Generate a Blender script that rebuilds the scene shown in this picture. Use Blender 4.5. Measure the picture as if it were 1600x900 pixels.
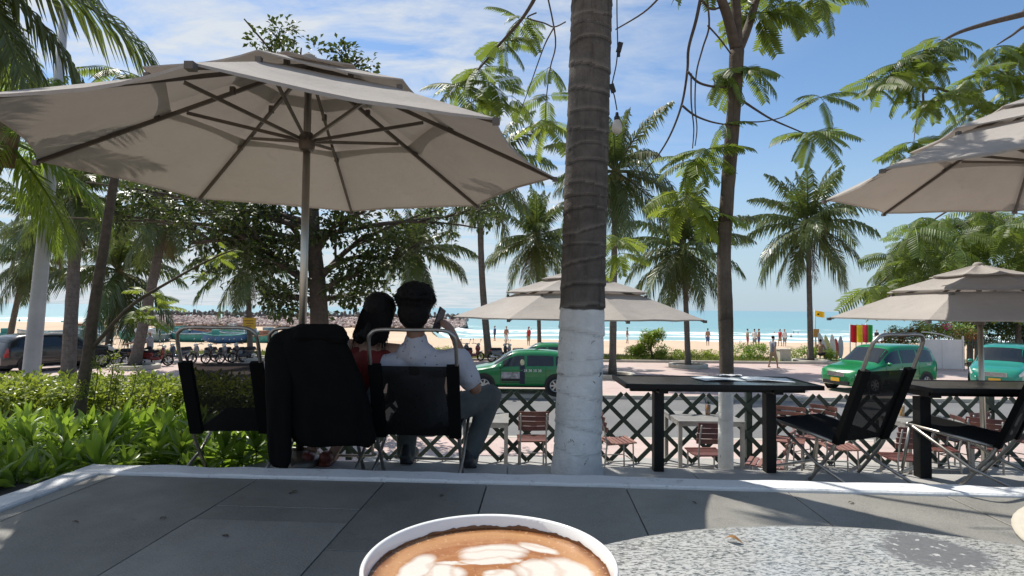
import bpy, math, random
from mathutils import Vector, Matrix, noise

for o in list(bpy.data.objects):
    bpy.data.objects.remove(o)
SC = bpy.context.scene
COL = SC.collection
rad = math.radians
V = Vector

# ------------------------------------------------------------------ camera
CAM_Z = 0.92
FPX = 900.0
CAM_M = Matrix.Rotation(rad(92.04), 3, 'X') @ Matrix.Rotation(rad(0.6), 3, 'Z')
cd = bpy.data.cameras.new('camera')
cd.sensor_width = 36.0
cd.lens = 36.0 * FPX / 1600.0
cd.clip_start = 0.02
cd.clip_end = 40000
cam = bpy.data.objects.new('camera', cd)
COL.objects.link(cam)
cam.matrix_world = Matrix.Translation((0, 0, CAM_Z)) @ CAM_M.to_4x4()
SC.camera = cam

def ray(px, py):
    return CAM_M @ V(((px - 800) / FPX, -(py - 450) / FPX, -1.0))
def at(px, py, depth):
    d = ray(px, py)
    return V((0, 0, CAM_Z)) + d * (depth / d.y)
def onz(px, py, z):
    d = ray(px, py)
    return V((0, 0, CAM_Z)) + d * ((z - CAM_Z) / d.z)

# ------------------------------------------------------------------ light
SUN_EL, SUN_AZ = rad(56), math.atan2(-0.645, 0.764)    # azimuth measured from +Y towards +X
w = bpy.data.worlds.new('World')
SC.world = w
w.use_nodes = True
nt = w.node_tree
nt.nodes.clear()
wo = nt.nodes.new('ShaderNodeOutputWorld')
bg = nt.nodes.new('ShaderNodeBackground')
sky = nt.nodes.new('ShaderNodeTexSky')
sky.sky_type = 'NISHITA'
sky.sun_disc = False
sky.sun_elevation = SUN_EL
sky.sun_rotation = SUN_AZ
sky.air_density = 1.0
sky.dust_density = 0.3
sky.ozone_density = 1.6
bg.inputs["Strength"].default_value = 0.122
tc = nt.nodes.new('ShaderNodeTexCoord')
sep = nt.nodes.new('ShaderNodeSeparateXYZ')
nt.links.new(tc.outputs['Generated'], sep.inputs[0])
def wmath(op, a, b):
    n = nt.nodes.new('ShaderNodeMath'); n.operation = op
    for i, x in enumerate((a, b)):
        if isinstance(x, (int, float)): n.inputs[i].default_value = x
        else: nt.links.new(x, n.inputs[i])
    return n.outputs[0]
zc = wmath('ADD', wmath('MAXIMUM', sep.outputs['Z'], 0.0), 0.12)
cx_ = wmath('DIVIDE', sep.outputs['X'], zc)
cy_ = wmath('DIVIDE', sep.outputs['Y'], zc)
cmb = nt.nodes.new('ShaderNodeCombineXYZ')
nt.links.new(cx_, cmb.inputs[0]); nt.links.new(cy_, cmb.inputs[1])
mp = nt.nodes.new('ShaderNodeMapping')
mp.inputs['Location'].default_value = (3.1, 0.6, 0)
mp.inputs['Rotation'].default_value = (0, 0, rad(35))
mp.inputs['Scale'].default_value = (0.8, 1.6, 1)
nt.links.new(cmb.outputs[0], mp.inputs[0])
n1 = nt.nodes.new('ShaderNodeTexNoise'); n1.inputs['Scale'].default_value = 3.2
n1.inputs['Detail'].default_value = 9; n1.inputs['Roughness'].default_value = 0.62
n1.inputs['Distortion'].default_value = 0.35
nt.links.new(mp.outputs[0], n1.inputs['Vector'])
n2 = nt.nodes.new('ShaderNodeTexNoise'); n2.inputs['Scale'].default_value = 0.9
n2.inputs['Detail'].default_value = 2
mp2 = nt.nodes.new('ShaderNodeMapping'); mp2.inputs['Location'].default_value = (1.7, 5.2, 0)
nt.links.new(cmb.outputs[0], mp2.inputs[0]); nt.links.new(mp2.outputs[0], n2.inputs['Vector'])
big = nt.nodes.new('ShaderNodeMapRange'); big.inputs[1].default_value = 0.40; big.inputs[2].default_value = 0.60
big.inputs[1].default_value = 0.95; big.inputs[2].default_value = -0.55
nt.links.new(wmath('ADD', cx_, wmath('MULTIPLY', wmath('SUBTRACT', n2.outputs['Fac'], 0.5), 2.2)), big.inputs[0])
fine = nt.nodes.new('ShaderNodeMapRange'); fine.inputs[1].default_value = 0.35; fine.inputs[2].default_value = 0.60
nt.links.new(n1.outputs['Fac'], fine.inputs[0])
cl = wmath('MULTIPLY', big.outputs[0], fine.outputs[0])
cl = wmath('MULTIPLY', cl, 0.92)
mixc = nt.nodes.new('ShaderNodeMix'); mixc.data_type = 'RGBA'
nt.links.new(cl, mixc.inputs[0])
hsv = nt.nodes.new('ShaderNodeHueSaturation'); hsv.inputs['Saturation'].default_value = 1.12; hsv.inputs['Value'].default_value = 0.88
nt.links.new(sky.outputs[0], hsv.inputs['Color'])
hz_ = nt.nodes.new('ShaderNodeMapRange'); hz_.interpolation_type = 'SMOOTHSTEP'
for i_, v_ in ((1, -0.02), (2, 0.34), (3, 0.90), (4, 0.0)): hz_.inputs[i_].default_value = v_
nt.links.new(sep.outputs['Z'], hz_.inputs[0])
mixh = nt.nodes.new('ShaderNodeMix'); mixh.data_type = 'RGBA'
nt.links.new(hz_.outputs[0], mixh.inputs[0]); nt.links.new(hsv.outputs[0], mixh.inputs[6]); mixh.inputs[7].default_value = (2.7, 3.6, 4.35, 1)
nt.links.new(mixh.outputs[2], mixc.inputs[6])
mixc.inputs[7].default_value = (4.5, 4.75, 5.0, 1)
nt.links.new(mixc.outputs[2], bg.inputs['Color'])
nt.links.new(bg.outputs[0], wo.inputs[0])

sd = bpy.data.lights.new('sun', 'SUN')
sd.energy = 4.2
sd.angle = rad(0.53)
sd.color = (1.0, 0.95, 0.87)
sun = bpy.data.objects.new('sun', sd)
COL.objects.link(sun)
sdir = V((math.sin(SUN_AZ) * math.cos(SUN_EL), math.cos(SUN_AZ) * math.cos(SUN_EL), math.sin(SUN_EL)))
sun.rotation_euler = sdir.to_track_quat('Z', 'Y').to_euler()
sun.location = (0, 0, 30)

SC.view_settings.view_transform = 'Standard'
SC.view_settings.look = 'None'
SC.view_settings.exposure = 0.45
SC.view_settings.gamma = 1
SC.view_settings.use_curve_mapping = False
SC.render.engine = 'CYCLES'
SC.cycles.use_denoising = True
SC.cycles.max_bounces = 8
SC.cycles.transparent_max_bounces = 12
SC.cycles.caustics_reflective = False
SC.cycles.caustics_refractive = False

# ------------------------------------------------------------------ levels
Z_SLATE, Z_STEP, Z_LOW, G = 0.0, -0.145, -1.38, -2.08
SEA_Z = -3.15

# ------------------------------------------------------------------ helpers
class MB:
    def __init__(s): s.v, s.f = [], []
    def add(s, vs, fs):
        b = len(s.v); s.v += [tuple(x) for x in vs]; s.f += [tuple(i + b for i in q) for q in fs]
        return s
    def box(s, c, d, rot=None):
        c = V(c); vs = []
        for z in (-.5, .5):
            for x, y in ((-.5, -.5), (.5, -.5), (.5, .5), (-.5, .5)):
                p = V((x * d[0], y * d[1], z * d[2]))
                vs.append(c + (rot @ p if rot else p))
        return s.add(vs, [(3, 2, 1, 0), (4, 5, 6, 7), (0, 1, 5, 4), (1, 2, 6, 5), (2, 3, 7, 6), (3, 0, 4, 7)])
    def beam(s, p0, p1, wd, h, up=(0, 0, 1)):
        p0, p1 = V(p0), V(p1); t = (p1 - p0); L = t.length; t.normalize()
        sd_ = t.cross(V(up))
        if sd_.length < 1e-5: sd_ = t.cross(V((0, 1, 0)))
        sd_.normalize(); u = sd_.cross(t)
        m = Matrix((sd_, t, u)).transposed()
        return s.box((p0 + p1) / 2, (wd, L, h), m)
    def tube(s, pts, r, n=8, cap=True, flat=1.0):
        pts = [V(p) for p in pts]; k = len(pts)
        rs = r if isinstance(r, (list, tuple)) else [r] * k
        rings = []; ref = None
        for i in range(k):
            t = (pts[min(i + 1, k - 1)] - pts[max(i - 1, 0)])
            if t.length < 1e-9: t = V((0, 0, 1))
            t.normalize()
            if ref is None:
                ref = V((1, 0, 0)) if abs(t.x) < .8 else V((0, 1, 0))
            a = (ref - t * ref.dot(t)); a.normalize(); b = t.cross(a); ref = a
            rings.append([pts[i] + (a * math.cos(2 * math.pi * j / n) + b * math.sin(2 * math.pi * j / n) * flat) * rs[i] for j in range(n)])
        vs = [p for q in rings for p in q]; fs = []
        for i in range(k - 1):
            for j in range(n):
                fs.append((i * n + j, i * n + (j + 1) % n, (i + 1) * n + (j + 1) % n, (i + 1) * n + j))
        if cap:
            fs.append(tuple(range(n - 1, -1, -1))); fs.append(tuple((k - 1) * n + j for j in range(n)))
        return s.add(vs, fs)
    def lathe(s, prof, n=24, c=(0, 0, 0), rot=None):
        c = V(c); vs = []; fs = []; k = len(prof)
        for r_, z in prof:
            for j in range(n):
                a = 2 * math.pi * j / n
                p = V((r_ * math.cos(a), r_ * math.sin(a), z))
                vs.append(c + (rot @ p if rot else p))
        for i in range(k - 1):
            for j in range(n):
                fs.append((i * n + j, i * n + (j + 1) % n, (i + 1) * n + (j + 1) % n, (i + 1) * n + j))
        return s.add(vs, fs)
    def disc(s, c, r_, n=24, rot=None):
        c = V(c)
        vs = []
        for j in range(n):
            p = V((r_ * math.cos(2 * math.pi * j / n), r_ * math.sin(2 * math.pi * j / n), 0))
            vs.append(c + (rot @ p if rot else p))
        return s.add(vs, [tuple(range(n))])
    def ell(s, c, r_, rot=None, n=12, m=8):
        c = V(c); vs = []; fs = []
        for i in range(m + 1):
            th = math.pi * i / m
            for j in range(n):
                a = 2 * math.pi * j / n
                p = V((r_[0] * math.sin(th) * math.cos(a), r_[1] * math.sin(th) * math.sin(a), r_[2] * math.cos(th)))
                vs.append(c + (rot @ p if rot else p))
        for i in range(m):
            for j in range(n):
                fs.append((i * n + j, (i + 1) * n + j, (i + 1) * n + (j + 1) % n, i * n + (j + 1) % n))
        return s.add(vs, fs)
    def caps(s, p0, r0, p1, r1, n=10):
        p0, p1 = V(p0), V(p1)
        pts, rs = [], []
        t = (p1 - p0); L = max(t.length, 1e-6); t.normalize()
        for a in (-90, -60, -30, 0):
            pts.append(p0 + t * (math.sin(rad(a)) * r0)); rs.append(max(r0 * math.cos(rad(a)), 1e-4))
        for a in (0, 30, 60, 90):
            pts.append(p1 + t * (math.sin(rad(a)) * r1)); rs.append(max(r1 * math.cos(rad(a)), 1e-4))
        return s.tube(pts, rs, n)
    def grid(s, fn, nu, nv):
        vs = [fn(i / nu, j / nv) for i in range(nu + 1) for j in range(nv + 1)]
        fs = [(i * (nv + 1) + j, (i + 1) * (nv + 1) + j, (i + 1) * (nv + 1) + j + 1, i * (nv + 1) + j + 1) for i in range(nu) for j in range(nv)]
        return s.add(vs, fs)
    def mesh(s, name, mat, smooth=False, off=None):
        me = bpy.data.meshes.new(name)
        vs = s.v if off is None else [(x - off[0], y - off[1], z - off[2]) for x, y, z in s.v]
        me.from_pydata(vs, [], s.f)
        me.update()
        if mat: me.materials.append(mat)
        if smooth: me.polygons.foreach_set('use_smooth', [True] * len(me.polygons))
        return me
    def build(s, name, mat, parent=None, smooth=False, off=None):
        return link(name, s.mesh(name, mat, smooth, off), parent)

def link(name, me, parent=None, loc=None, rot=None, scale=None):
    o = bpy.data.objects.new(name, me); COL.objects.link(o)
    if parent: o.parent = parent
    if loc is not None: o.location = loc
    if rot is not None: o.rotation_euler = rot
    if scale is not None: o.scale = scale if hasattr(scale, '__len__') else (scale,) * 3
    if name in ('leaf_clump', 'stems'): o['kind'] = 'stuff'
    return o
def tag(o, label=None, cat=None, group=None, kind=None):
    if label: o['label'] = label
    if cat: o['category'] = cat
    if group: o['group'] = group
    if kind: o['kind'] = kind
    return o
def thing(name, label, cat, loc=(0, 0, 0), rz=0.0, group=None, kind=None):
    o = bpy.data.objects.new(name, None); COL.objects.link(o)
    o.location = loc; o.rotation_euler = (0, 0, rz); o.empty_display_size = .1
    return tag(o, label, cat, group, kind)
def copy_tree(o, parent=None):
    c = o.copy(); COL.objects.link(c); c.parent = parent
    for ch in list(o.children):
        copy_tree(ch, c)
    return c
def lerp(a, b, t): return a + (b - a) * t
def sstep(a, b, x):
    t = min(1, max(0, (x - a) / (b - a))); return t * t * (3 - 2 * t)
def interp(tab, x):
    if x <= tab[0][0]: return tab[0][1]
    for (a, p), (b, q) in zip(tab, tab[1:]):
        if x <= b: return p + (q - p) * (x - a) / (b - a)
    return tab[-1][1]
def spline(pts, n=6):
    pts = [V(p) for p in pts]; out = []
    for i in range(len(pts) - 1):
        p0 = pts[max(i - 1, 0)]; p1 = pts[i]; p2 = pts[i + 1]; p3 = pts[min(i + 2, len(pts) - 1)]
        for k in range(n):
            t = k / n
            out.append(0.5 * ((2 * p1) + (p2 - p0) * t + (2 * p0 - 5 * p1 + 4 * p2 - p3) * t * t + (3 * p1 - p0 - 3 * p2 + p3) * t ** 3))
    out.append(pts[-1]); return out

# ------------------------------------------------------------------ materials
MATS = {}
class NB:
    """small node-tree helper"""
    def __init__(s, name):
        s.m = bpy.data.materials.new(name); s.m.use_nodes = True; s.t = s.m.node_tree; s.t.nodes.clear()
        s.out = s.n('ShaderNodeOutputMaterial'); s.tc = s.n('ShaderNodeTexCoord')
    def n(s, t): return s.t.nodes.new(t)
    def set(s, sock, x):
        if isinstance(x, bpy.types.NodeSocket): s.t.links.new(x, sock)
        elif isinstance(x, (tuple, list)) and len(x) == 3 and sock.type == 'RGBA': sock.default_value = (*x, 1)
        else: sock.default_value = x
    def math(s, op, a, b=0.0, clamp=False):
        n = s.n('ShaderNodeMath'); n.operation = op; n.use_clamp = clamp; s.set(n.inputs[0], a); s.set(n.inputs[1], b); return n.outputs[0]
    def noise(s, scale, detail=4, rough=.55, vec=None, dist=0, stretch=None):
        n = s.n('ShaderNodeTexNoise'); n.inputs['Scale'].default_value = scale; n.inputs['Detail'].default_value = detail
        n.inputs['Roughness'].default_value = rough; n.inputs['Distortion'].default_value = dist
        v = vec or s.tc.outputs['Object']
        if stretch: v = s.mapping(v, scale=stretch)
        s.t.links.new(v, n.inputs['Vector']); return n.outputs['Fac']
    def voro(s, scale, vec=None, feature='F1', stretch=None, rnd=1.0, out='Distance'):
        n = s.n('ShaderNodeTexVoronoi'); n.feature = feature; n.inputs['Scale'].default_value = scale
        n.inputs['Randomness'].default_value = rnd
        v = vec or s.tc.outputs['Object']
        if stretch: v = s.mapping(v, scale=stretch)
        s.t.links.new(v, n.inputs['Vector']); return n.outputs[out]
    def mapping(s, v, loc=(0, 0, 0), rot=(0, 0, 0), scale=(1, 1, 1)):
        n = s.n('ShaderNodeMapping'); s.t.links.new(v, n.inputs[0])
        n.inputs['Location'].default_value = loc; n.inputs['Rotation'].default_value = rot; n.inputs['Scale'].default_value = scale
        return n.outputs[0]
    def ramp(s, f, a, b, lo=0.0, hi=1.0):
        n = s.n('ShaderNodeMapRange'); s.set(n.inputs[0], f); n.inputs[1].default_value = a; n.inputs[2].default_value = b
        n.inputs[3].default_value = lo; n.inputs[4].default_value = hi; return n.outputs[0]
    def mix(s, f, a, b, mode='MIX'):
        n = s.n('ShaderNodeMix'); n.data_type = 'RGBA'; n.blend_type = mode; s.set(n.inputs[0], f); s.set(n.inputs[6], a); s.set(n.inputs[7], b)
        return n.outputs[2]
    def sepxyz(s, v=None):
        n = s.n('ShaderNodeSeparateXYZ'); s.t.links.new(v or s.tc.outputs['Object'], n.inputs[0]); return n.outputs
    def rand(s):
        return s.n('ShaderNodeObjectInfo').outputs['Random']
    def island(s):
        return s.n('ShaderNodeNewGeometry').outputs['Random Per Island']
    def bump(s, h, strength=.3, dist=.01):
        n = s.n('ShaderNodeBump'); n.inputs['Strength'].default_value = strength; n.inputs['Distance'].default_value = dist
        s.set(n.inputs['Height'], h); return n.outputs[0]
    def done(s, col, rough=.6, metal=0.0, spec=.5, normal=None, transl=0.0, alpha=1.0, coat=0.0, tcol=None, key=None):
        p = s.n('ShaderNodeBsdfPrincipled'); s.set(p.inputs['Base Color'], col); s.set(p.inputs['Roughness'], rough); s.set(p.inputs['Metallic'], metal)
        s.set(p.inputs['Specular IOR Level'], spec); s.set(p.inputs['Coat Weight'], coat); p.inputs['Coat Roughness'].default_value = .05
        s.set(p.inputs['Alpha'], alpha)
        if normal is not None: s.t.links.new(normal, p.inputs['Normal'])
        sh = p.outputs[0]
        if transl:
            tr = s.n('ShaderNodeBsdfTranslucent'); s.set(tr.inputs[0], tcol if tcol is not None else col)
            if normal is not None: s.t.links.new(normal, tr.inputs['Normal'])
            mx = s.n('ShaderNodeMixShader'); mx.inputs[0].default_value = transl
            s.t.links.new(sh, mx.inputs[1]); s.t.links.new(tr.outputs[0], mx.inputs[2]); sh = mx.outputs[0]
        s.t.links.new(sh, s.out.inputs[0]); return s.m
def simple(name, col, rough=.6, metal=0.0, spec=.5, var=.12, vs=6.0, bump=0.0, bs=40.0, transl=0.0, coat=0.0, rnd=0.0, tcol=None, dist=.01):
    b = NB(name); c = col
    dark = tuple(x * (1 - var) for x in col); lite = tuple(min(1, x * (1 + var)) for x in col)
    f = b.noise(vs, 5, .6)
    c = b.mix(b.ramp(f, .3, .7), dark, lite)
    if rnd:
        h = b.n('ShaderNodeHueSaturation'); b.set(h.inputs['Color'], c)
        b.set(h.inputs['Value'], b.ramp(b.rand(), 0, 1, 1 - rnd, 1 + rnd)); b.set(h.inputs['Hue'], b.ramp(b.rand(), 0, 1, .5 - rnd * .05, .5 + rnd * .05)); c = h.outputs[0]
    nm = b.bump(b.noise(bs, 4), bump, dist) if bump else None
    m = b.done(c, rough, metal, spec, nm, transl, coat=coat, tcol=tcol); MATS[name] = m; return m

# slate tiles of the terrace
b = NB('slate')
c = b.mix(b.ramp(b.noise(2.3, 6, .65), .3, .7), (.130, .126, .112), (.240, .230, .202))
c = b.mix(b.ramp(b.noise(160, 2, .5), .42, .62, 0, .55), c, (.30, .29, .26))
c = b.mix(b.ramp(b.noise(9, 5, .7), .60, .72, 0, .5), c, (.10, .097, .088))
c = b.mix(b.ramp(b.noise(1.1, 3, .6, dist=.6), .55, .75, 0, .35), c, (.24, .225, .20))
h = b.n('ShaderNodeHueSaturation'); b.set(h.inputs['Color'], c); b.set(h.inputs['Value'], b.ramp(b.rand(), 0, 1, .72, 1.22))
SLATE = b.done(h.outputs[0], b.ramp(b.noise(5), .3, .7, .45, .68), normal=b.bump(b.noise(70, 6, .7), .35, .004))
GROUT = simple('grout', (.03, .03, .028), .9)
b = NB('curb_paint')
c = b.mix(b.ramp(b.noise(14, 6, .75), .56, .70), (.70, .71, .71), (.36, .35, .33))
c = b.mix(b.ramp(b.noise(3, 4), .35, .7, 0, .5), c, (.60, .61, .62))
CURBW = b.done(c, .75, normal=b.bump(b.noise(25, 6, .7), .6, .012))
b = NB('concrete_step')
c = b.mix(b.ramp(b.noise(3, 6, .65), .3, .7), (.30, .29, .275), (.42, .41, .385))
CONC = b.done(c, .85, normal=b.bump(b.noise(45, 5), .4, .006))
b = NB('pink_pavers')
br = b.n('ShaderNodeTexBrick'); b.t.links.new(b.tc.outputs['Object'], br.inputs['Vector'])
br.inputs['Scale'].default_value = 1; br.inputs['Brick Width'].default_value = .6; br.inputs['Row Height'].default_value = .3
br.inputs['Mortar Size'].default_value = .008; br.inputs['Color1'].default_value = (.46, .34, .305, 1); br.inputs['Color2'].default_value = (.53, .405, .37, 1)
br.inputs['Mortar'].default_value = (.42, .33, .29, 1)
c = b.mix(b.ramp(b.noise(.35, 5, .6), .4, .7, 0, .75), br.outputs[0], (.52, .44, .39))
c = b.mix(b.ramp(b.noise(2.2, 5, .7), .58, .7, 0, .4), c, (.33, .27, .24))
PINK = b.done(c, .85, normal=b.bump(b.noise(20, 4), .3, .01))
b = NB('asphalt')
c = b.mix(b.ramp(b.noise(.6, 6, .7), .3, .7), (.125, .125, .128), (.18, .178, .175))
c = b.mix(b.ramp(b.noise(60, 2), .45, .6, 0, .4), c, (.23, .225, .22))
ASPH = b.done(c, .9, normal=b.bump(b.noise(90, 3), .5, .01))
b = NB('sand')
c = b.mix(b.ramp(b.noise(.12, 6, .6), .3, .7), (.50, .37, .25), (.60, .46, .33))
c = b.mix(b.ramp(b.noise(1.7, 6, .7), .5, .7, 0, .4), c, (.42, .31, .21))
SAND = b.done(c, .95, normal=b.bump(b.noise(1.5, 6, .7), .6, .12))
GRASSG = simple('verge_soil', (.13, .15, .045), .95, var=.4, vs=1.5, bump=.5, bs=12)
KERB = simple('kerb_stone', (.45, .42, .36), .85, var=.15, vs=2, bump=.3)
EARTH = simple('soil', (.07, .05, .035), .95, var=.3)
b = NB('sea_water')
gx = b.sepxyz(b.n('ShaderNodeNewGeometry').outputs['Position'])
shore = b.n('ShaderNodeAttribute'); shore.attribute_name = 'shore'
d = shore.outputs['Fac']
c = b.mix(b.ramp(d, 4, 60), (.27, .42, .41), (.19, .34, .36))
c = b.mix(b.ramp(d, 60, 420), c, (.18, .31, .36))
pos = b.n('ShaderNodeNewGeometry').outputs['Position']
stre = b.mapping(pos, scale=(.05, .35, 1))
nn = b.noise(1.0, 6, .65, vec=stre, dist=.4)
nf = b.noise(.8, 6, .7, vec=b.mapping(pos, scale=(.35, .9, 1)))
def band(d0, d1, amp, thr):
    dd = b.math('ADD', d, b.math('MULTIPLY', b.math('SUBTRACT', nn, .5), amp))
    a_ = b.math('MULTIPLY', b.ramp(dd, d0, d0 + 1.2), b.ramp(dd, d1, d1 - (d1 - d0) * .45))
    return b.math('MULTIPLY', a_, b.ramp(nf, thr, thr + .12))
fo = b.math('MAXIMUM', band(-1.5, 3.5, 5, .33), band(6.5, 14, 14, .36))
fo = b.math('MAXIMUM', fo, b.math('MULTIPLY', band(20, 31, 26, .40), .95))
fo = b.math('MAXIMUM', fo, b.math('MULTIPLY', band(44, 52, 30, .53), .8))
c = b.mix(b.ramp(b.noise(1, 4, .6, vec=b.mapping(pos, scale=(.012, .09, 1))), .4, .65, 0, .35), c, (.19, .37, .40))
c = b.mix(fo, c, (.86, .88, .88))
wv = b.noise(1.0, 5, .6, vec=b.mapping(pos, scale=(.25, 1.1, 1)))
SEA = b.done(c, b.ramp(fo, 0, 1, .42, .9), spec=.25, normal=b.bump(wv, .35, .35))

# ---- terrace : slate tiles with a white painted kerb
eL, eR = onz(150, 741, 0), onz(1600, 778, 0)
ang = math.atan2(eR.y - eL.y, eR.x - eL.x)
TR = bpy.data.objects.new('terrace', None); COL.objects.link(TR); TR.location = (0, eL.y - eL.x * math.tan(ang), 0); TR.rotation_euler = (0, 0, ang)
tag(TR, kind='structure')
Rr = random.Random(3)
MB().box((1.6, -2.6, -.105), (9.0, 5.2, .15)).build('slab', GROUT, TR)
XL = eL.x + .02
xs = [XL, -2.12, -1.34, -.66, -.12, .60, 1.42, 2.2, 3.0, 3.75, 4.5, 5.3, 6.0]
for i in range(len(xs) - 1):
    x0, x1 = xs[i], xs[i + 1]; y = -.004; k = 0
    first = {0: 2.4, 1: 1.3, 2: .42, 3: .86, 4: 1.0, 5: .72, 6: 1.1, 7: .6}.get(i, .8)
    while y > -4.9:
        L = first if k == 0 else ([.17, .9, .75][k - 1] if i == 2 and k < 4 else Rr.choice((.75, .9, 1.1, .62)))
        L = min(L, y + 5.0)
        m = MB(); g_ = .0028; zt = Rr.uniform(-.0015, .0015)
        a0, a1, c0, c1 = x0 + g_, x1 - g_, y - L + g_, y - g_
        bv = .0022
        m.add([(a0, c0, -.03), (a1, c0, -.03), (a1, c1, -.03), (a0, c1, -.03),
               (a0, c0, zt - bv), (a1, c0, zt - bv), (a1, c1, zt - bv), (a0, c1, zt - bv),
               (a0 + bv, c0 + bv, zt), (a1 - bv, c0 + bv, zt), (a1 - bv, c1 - bv, zt), (a0 + bv, c1 - bv, zt)],
              [(3, 2, 1, 0), (0, 1, 5, 4), (1, 2, 6, 5), (2, 3, 7, 6), (3, 0, 4, 7), (4, 5, 9, 8), (5, 6, 10, 9), (6, 7, 11, 10), (7, 4, 8, 11), (8, 9, 10, 11)])
        m.build('tile', SLATE, TR)
        y -= L; k += 1
        if L < .05: break
def rough_bar(p0, p1, wd, z0, z1, n, seed, amp=.006):
    """long kerb with uneven hand-painted edges"""
    m = MB(); p0, p1 = V(p0), V(p1); t = (p1 - p0).normalized(); s_ = V((-t.y, t.x, 0)); L = (p1 - p0).length
    rows = []
    for i in range(n + 1):
        c_ = p0 + t * (L * i / n); q = lambda k: noise.noise(V((i * L / n * 5, k * 7.1 + seed, 0))) * amp
        zz = z1 + q(1) * .8
        rows.append([c_ + s_ * (-wd / 2 + q(2)) + V((0, 0, z0)), c_ + s_ * (-wd / 2 + q(2)) + V((0, 0, zz - .008)), c_ + s_ * (-wd / 2 + .009 + q(3)) + V((0, 0, zz)),
                     c_ + s_ * (wd / 2 - .009) + V((0, 0, zz + q(4))), c_ + s_ * (wd / 2) + V((0, 0, zz - .008)), c_ + s_ * (wd / 2) + V((0, 0, z0))])
    vs = [p for r_ in rows for p in r_]; fs = []
    for i in range(n):
        for j in range(5):
            fs.append((i * 6 + j, (i + 1) * 6 + j, (i + 1) * 6 + j + 1, i * 6 + j + 1))
    fs.append(tuple(range(6))); fs.append(tuple(n * 6 + j for j in range(5, -1, -1)))
    m.add(vs, fs); return m
rough_bar((XL - .15, .075, 0), (6.0, .075, 0), .15, -.25, .016, 220, 1).build('painted_kerb', CURBW, TR)
rough_bar((XL - .075, -.003, 0), (XL - .075 - .04, -5.0, 0), .15, -.25, .0165, 120, 9).build('painted_kerb', CURBW, TR)

# ---- the narrow step beyond the kerb where the low chairs stand
m = MB()
e0 = TR.matrix_basis @ V((0, .152, 0)); tx = V((math.cos(ang), math.sin(ang), 0))
def edge(x, d): 
    p = e0 + tx * (x / math.cos(ang)); return V((x, p.y + d, 0))
poly = [edge(-2.55, 0), edge(6.4, 0), edge(6.4, .82), edge(0, .78), edge(-1.66, .76), edge(-1.84, .46), edge(-2.55, .40)]
n_ = len(poly)
m.add([(p.x, p.y, Z_STEP) for p in poly] + [(p.x, p.y, Z_LOW - .05) for p in poly],
      [tuple(range(n_))] + [(i, (i + 1) % n_, n_ + (i + 1) % n_, n_ + i) for i in range(n_)])
tag(m.build('step', CONC), kind='structure')
Rr = random.Random(21)
m = MB()
x = -1.5; 
STEP = bpy.data.objects['step']
while x < 6.2:
    L = Rr.uniform(.55, .95); p0 = edge(x + .004, .004); p1 = edge(min(x + L, 6.36) - .004, .004); d_ = .72
    m = MB(); z = Z_STEP
    q = [p0, p1, p1 + V((0, d_, 0)), p0 + V((0, d_, 0))]
    m.add([(p.x, p.y, z - .01) for p in q] + [(p.x, p.y, z + .012 + Rr.uniform(-.002, .002)) for p in q], [(4, 5, 6, 7), (0, 1, 5, 4), (1, 2, 6, 5), (2, 3, 7, 6), (3, 0, 4, 7)])
    m.build('tile', CONC, STEP); x += L

# ---- lower terrace, bed, pavements, road, promenade
def sheet(name, x0, x1, y0, y1, z0, z1, mat, kind='structure'):
    return tag(MB().box(((x0 + x1) / 2, (y0 + y1) / 2, (z0 + z1) / 2), (x1 - x0, y1 - y0, z1 - z0)).build(name, mat), kind=kind)
sheet('lower_terrace', -2.2, 14, 3.2, 9.05, G - .3, Z_LOW, CONC)
sheet('planting_bed', -16, -2.2, 2.9, 7.0, G - .2, -1.0, EARTH)
sheet('planting_bed', -16, -2.72, -1.0, 2.9, G - .2, -.75, EARTH)
sheet('pavement', -70, 70, 9.06, 13.5, G - .4, G, PINK)
sheet('pavement', -70, -16.01, -2, 9.05, G - .4, G - .004, PINK)
sheet('road', -120, 120, 13.7, 20.2, G - .4, G - .12, ASPH)
sheet('kerb', -70, 70, 13.505, 13.695, G - .4, G + .004, KERB)
sheet('kerb', -120, 120, 20.205, 20.395, G - .4, G + .004, KERB)
sheet('promenade', -120, 120, 20.4, 33.0, G - .4, G, PINK)
sheet('kerb', -120, 120, 33.005, 33.25, G - .4, G + .13, KERB)
def sand_z(y): return G + .05 - max(0, y - 37) * (1.15 / 41) if y < 78 else G - 1.10 - (y - 78) * .02
def shore_y(x):
    return lerp(132, 75, sstep(-20, -6, x)) + 1.5 * math.sin(x * .06) + .8 * math.sin(x * .19 + 1)
m = MB()
m.grid(lambda u, v: (lerp(-160, 160, u), lerp(33.2, 160, v), sand_z(lerp(33.2, 160, v)) + .18 * noise.noise(V((lerp(-160, 160, u) * .2, lerp(33.2, 160, v) * .3, 0))) * sstep(36, 42, lerp(33.2, 160, v))
       + (1.05 * sstep(95, 120, lerp(33.2, 160, v)) * (1 - sstep(-22, -8, lerp(-160, 160, u))) if lerp(33.2, 160, v) < 128 else 0)), 200, 120)
tag(m.build('beach', SAND, smooth=True), kind='structure')
# ground sheet to the horizon
tag(MB().add([(-20000, -300, -9), (20000, -300, -9), (20000, 20000, -9), (-20000, 20000, -9)], [(0, 1, 2, 3)]).build('ground', SAND), kind='structure')
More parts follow.
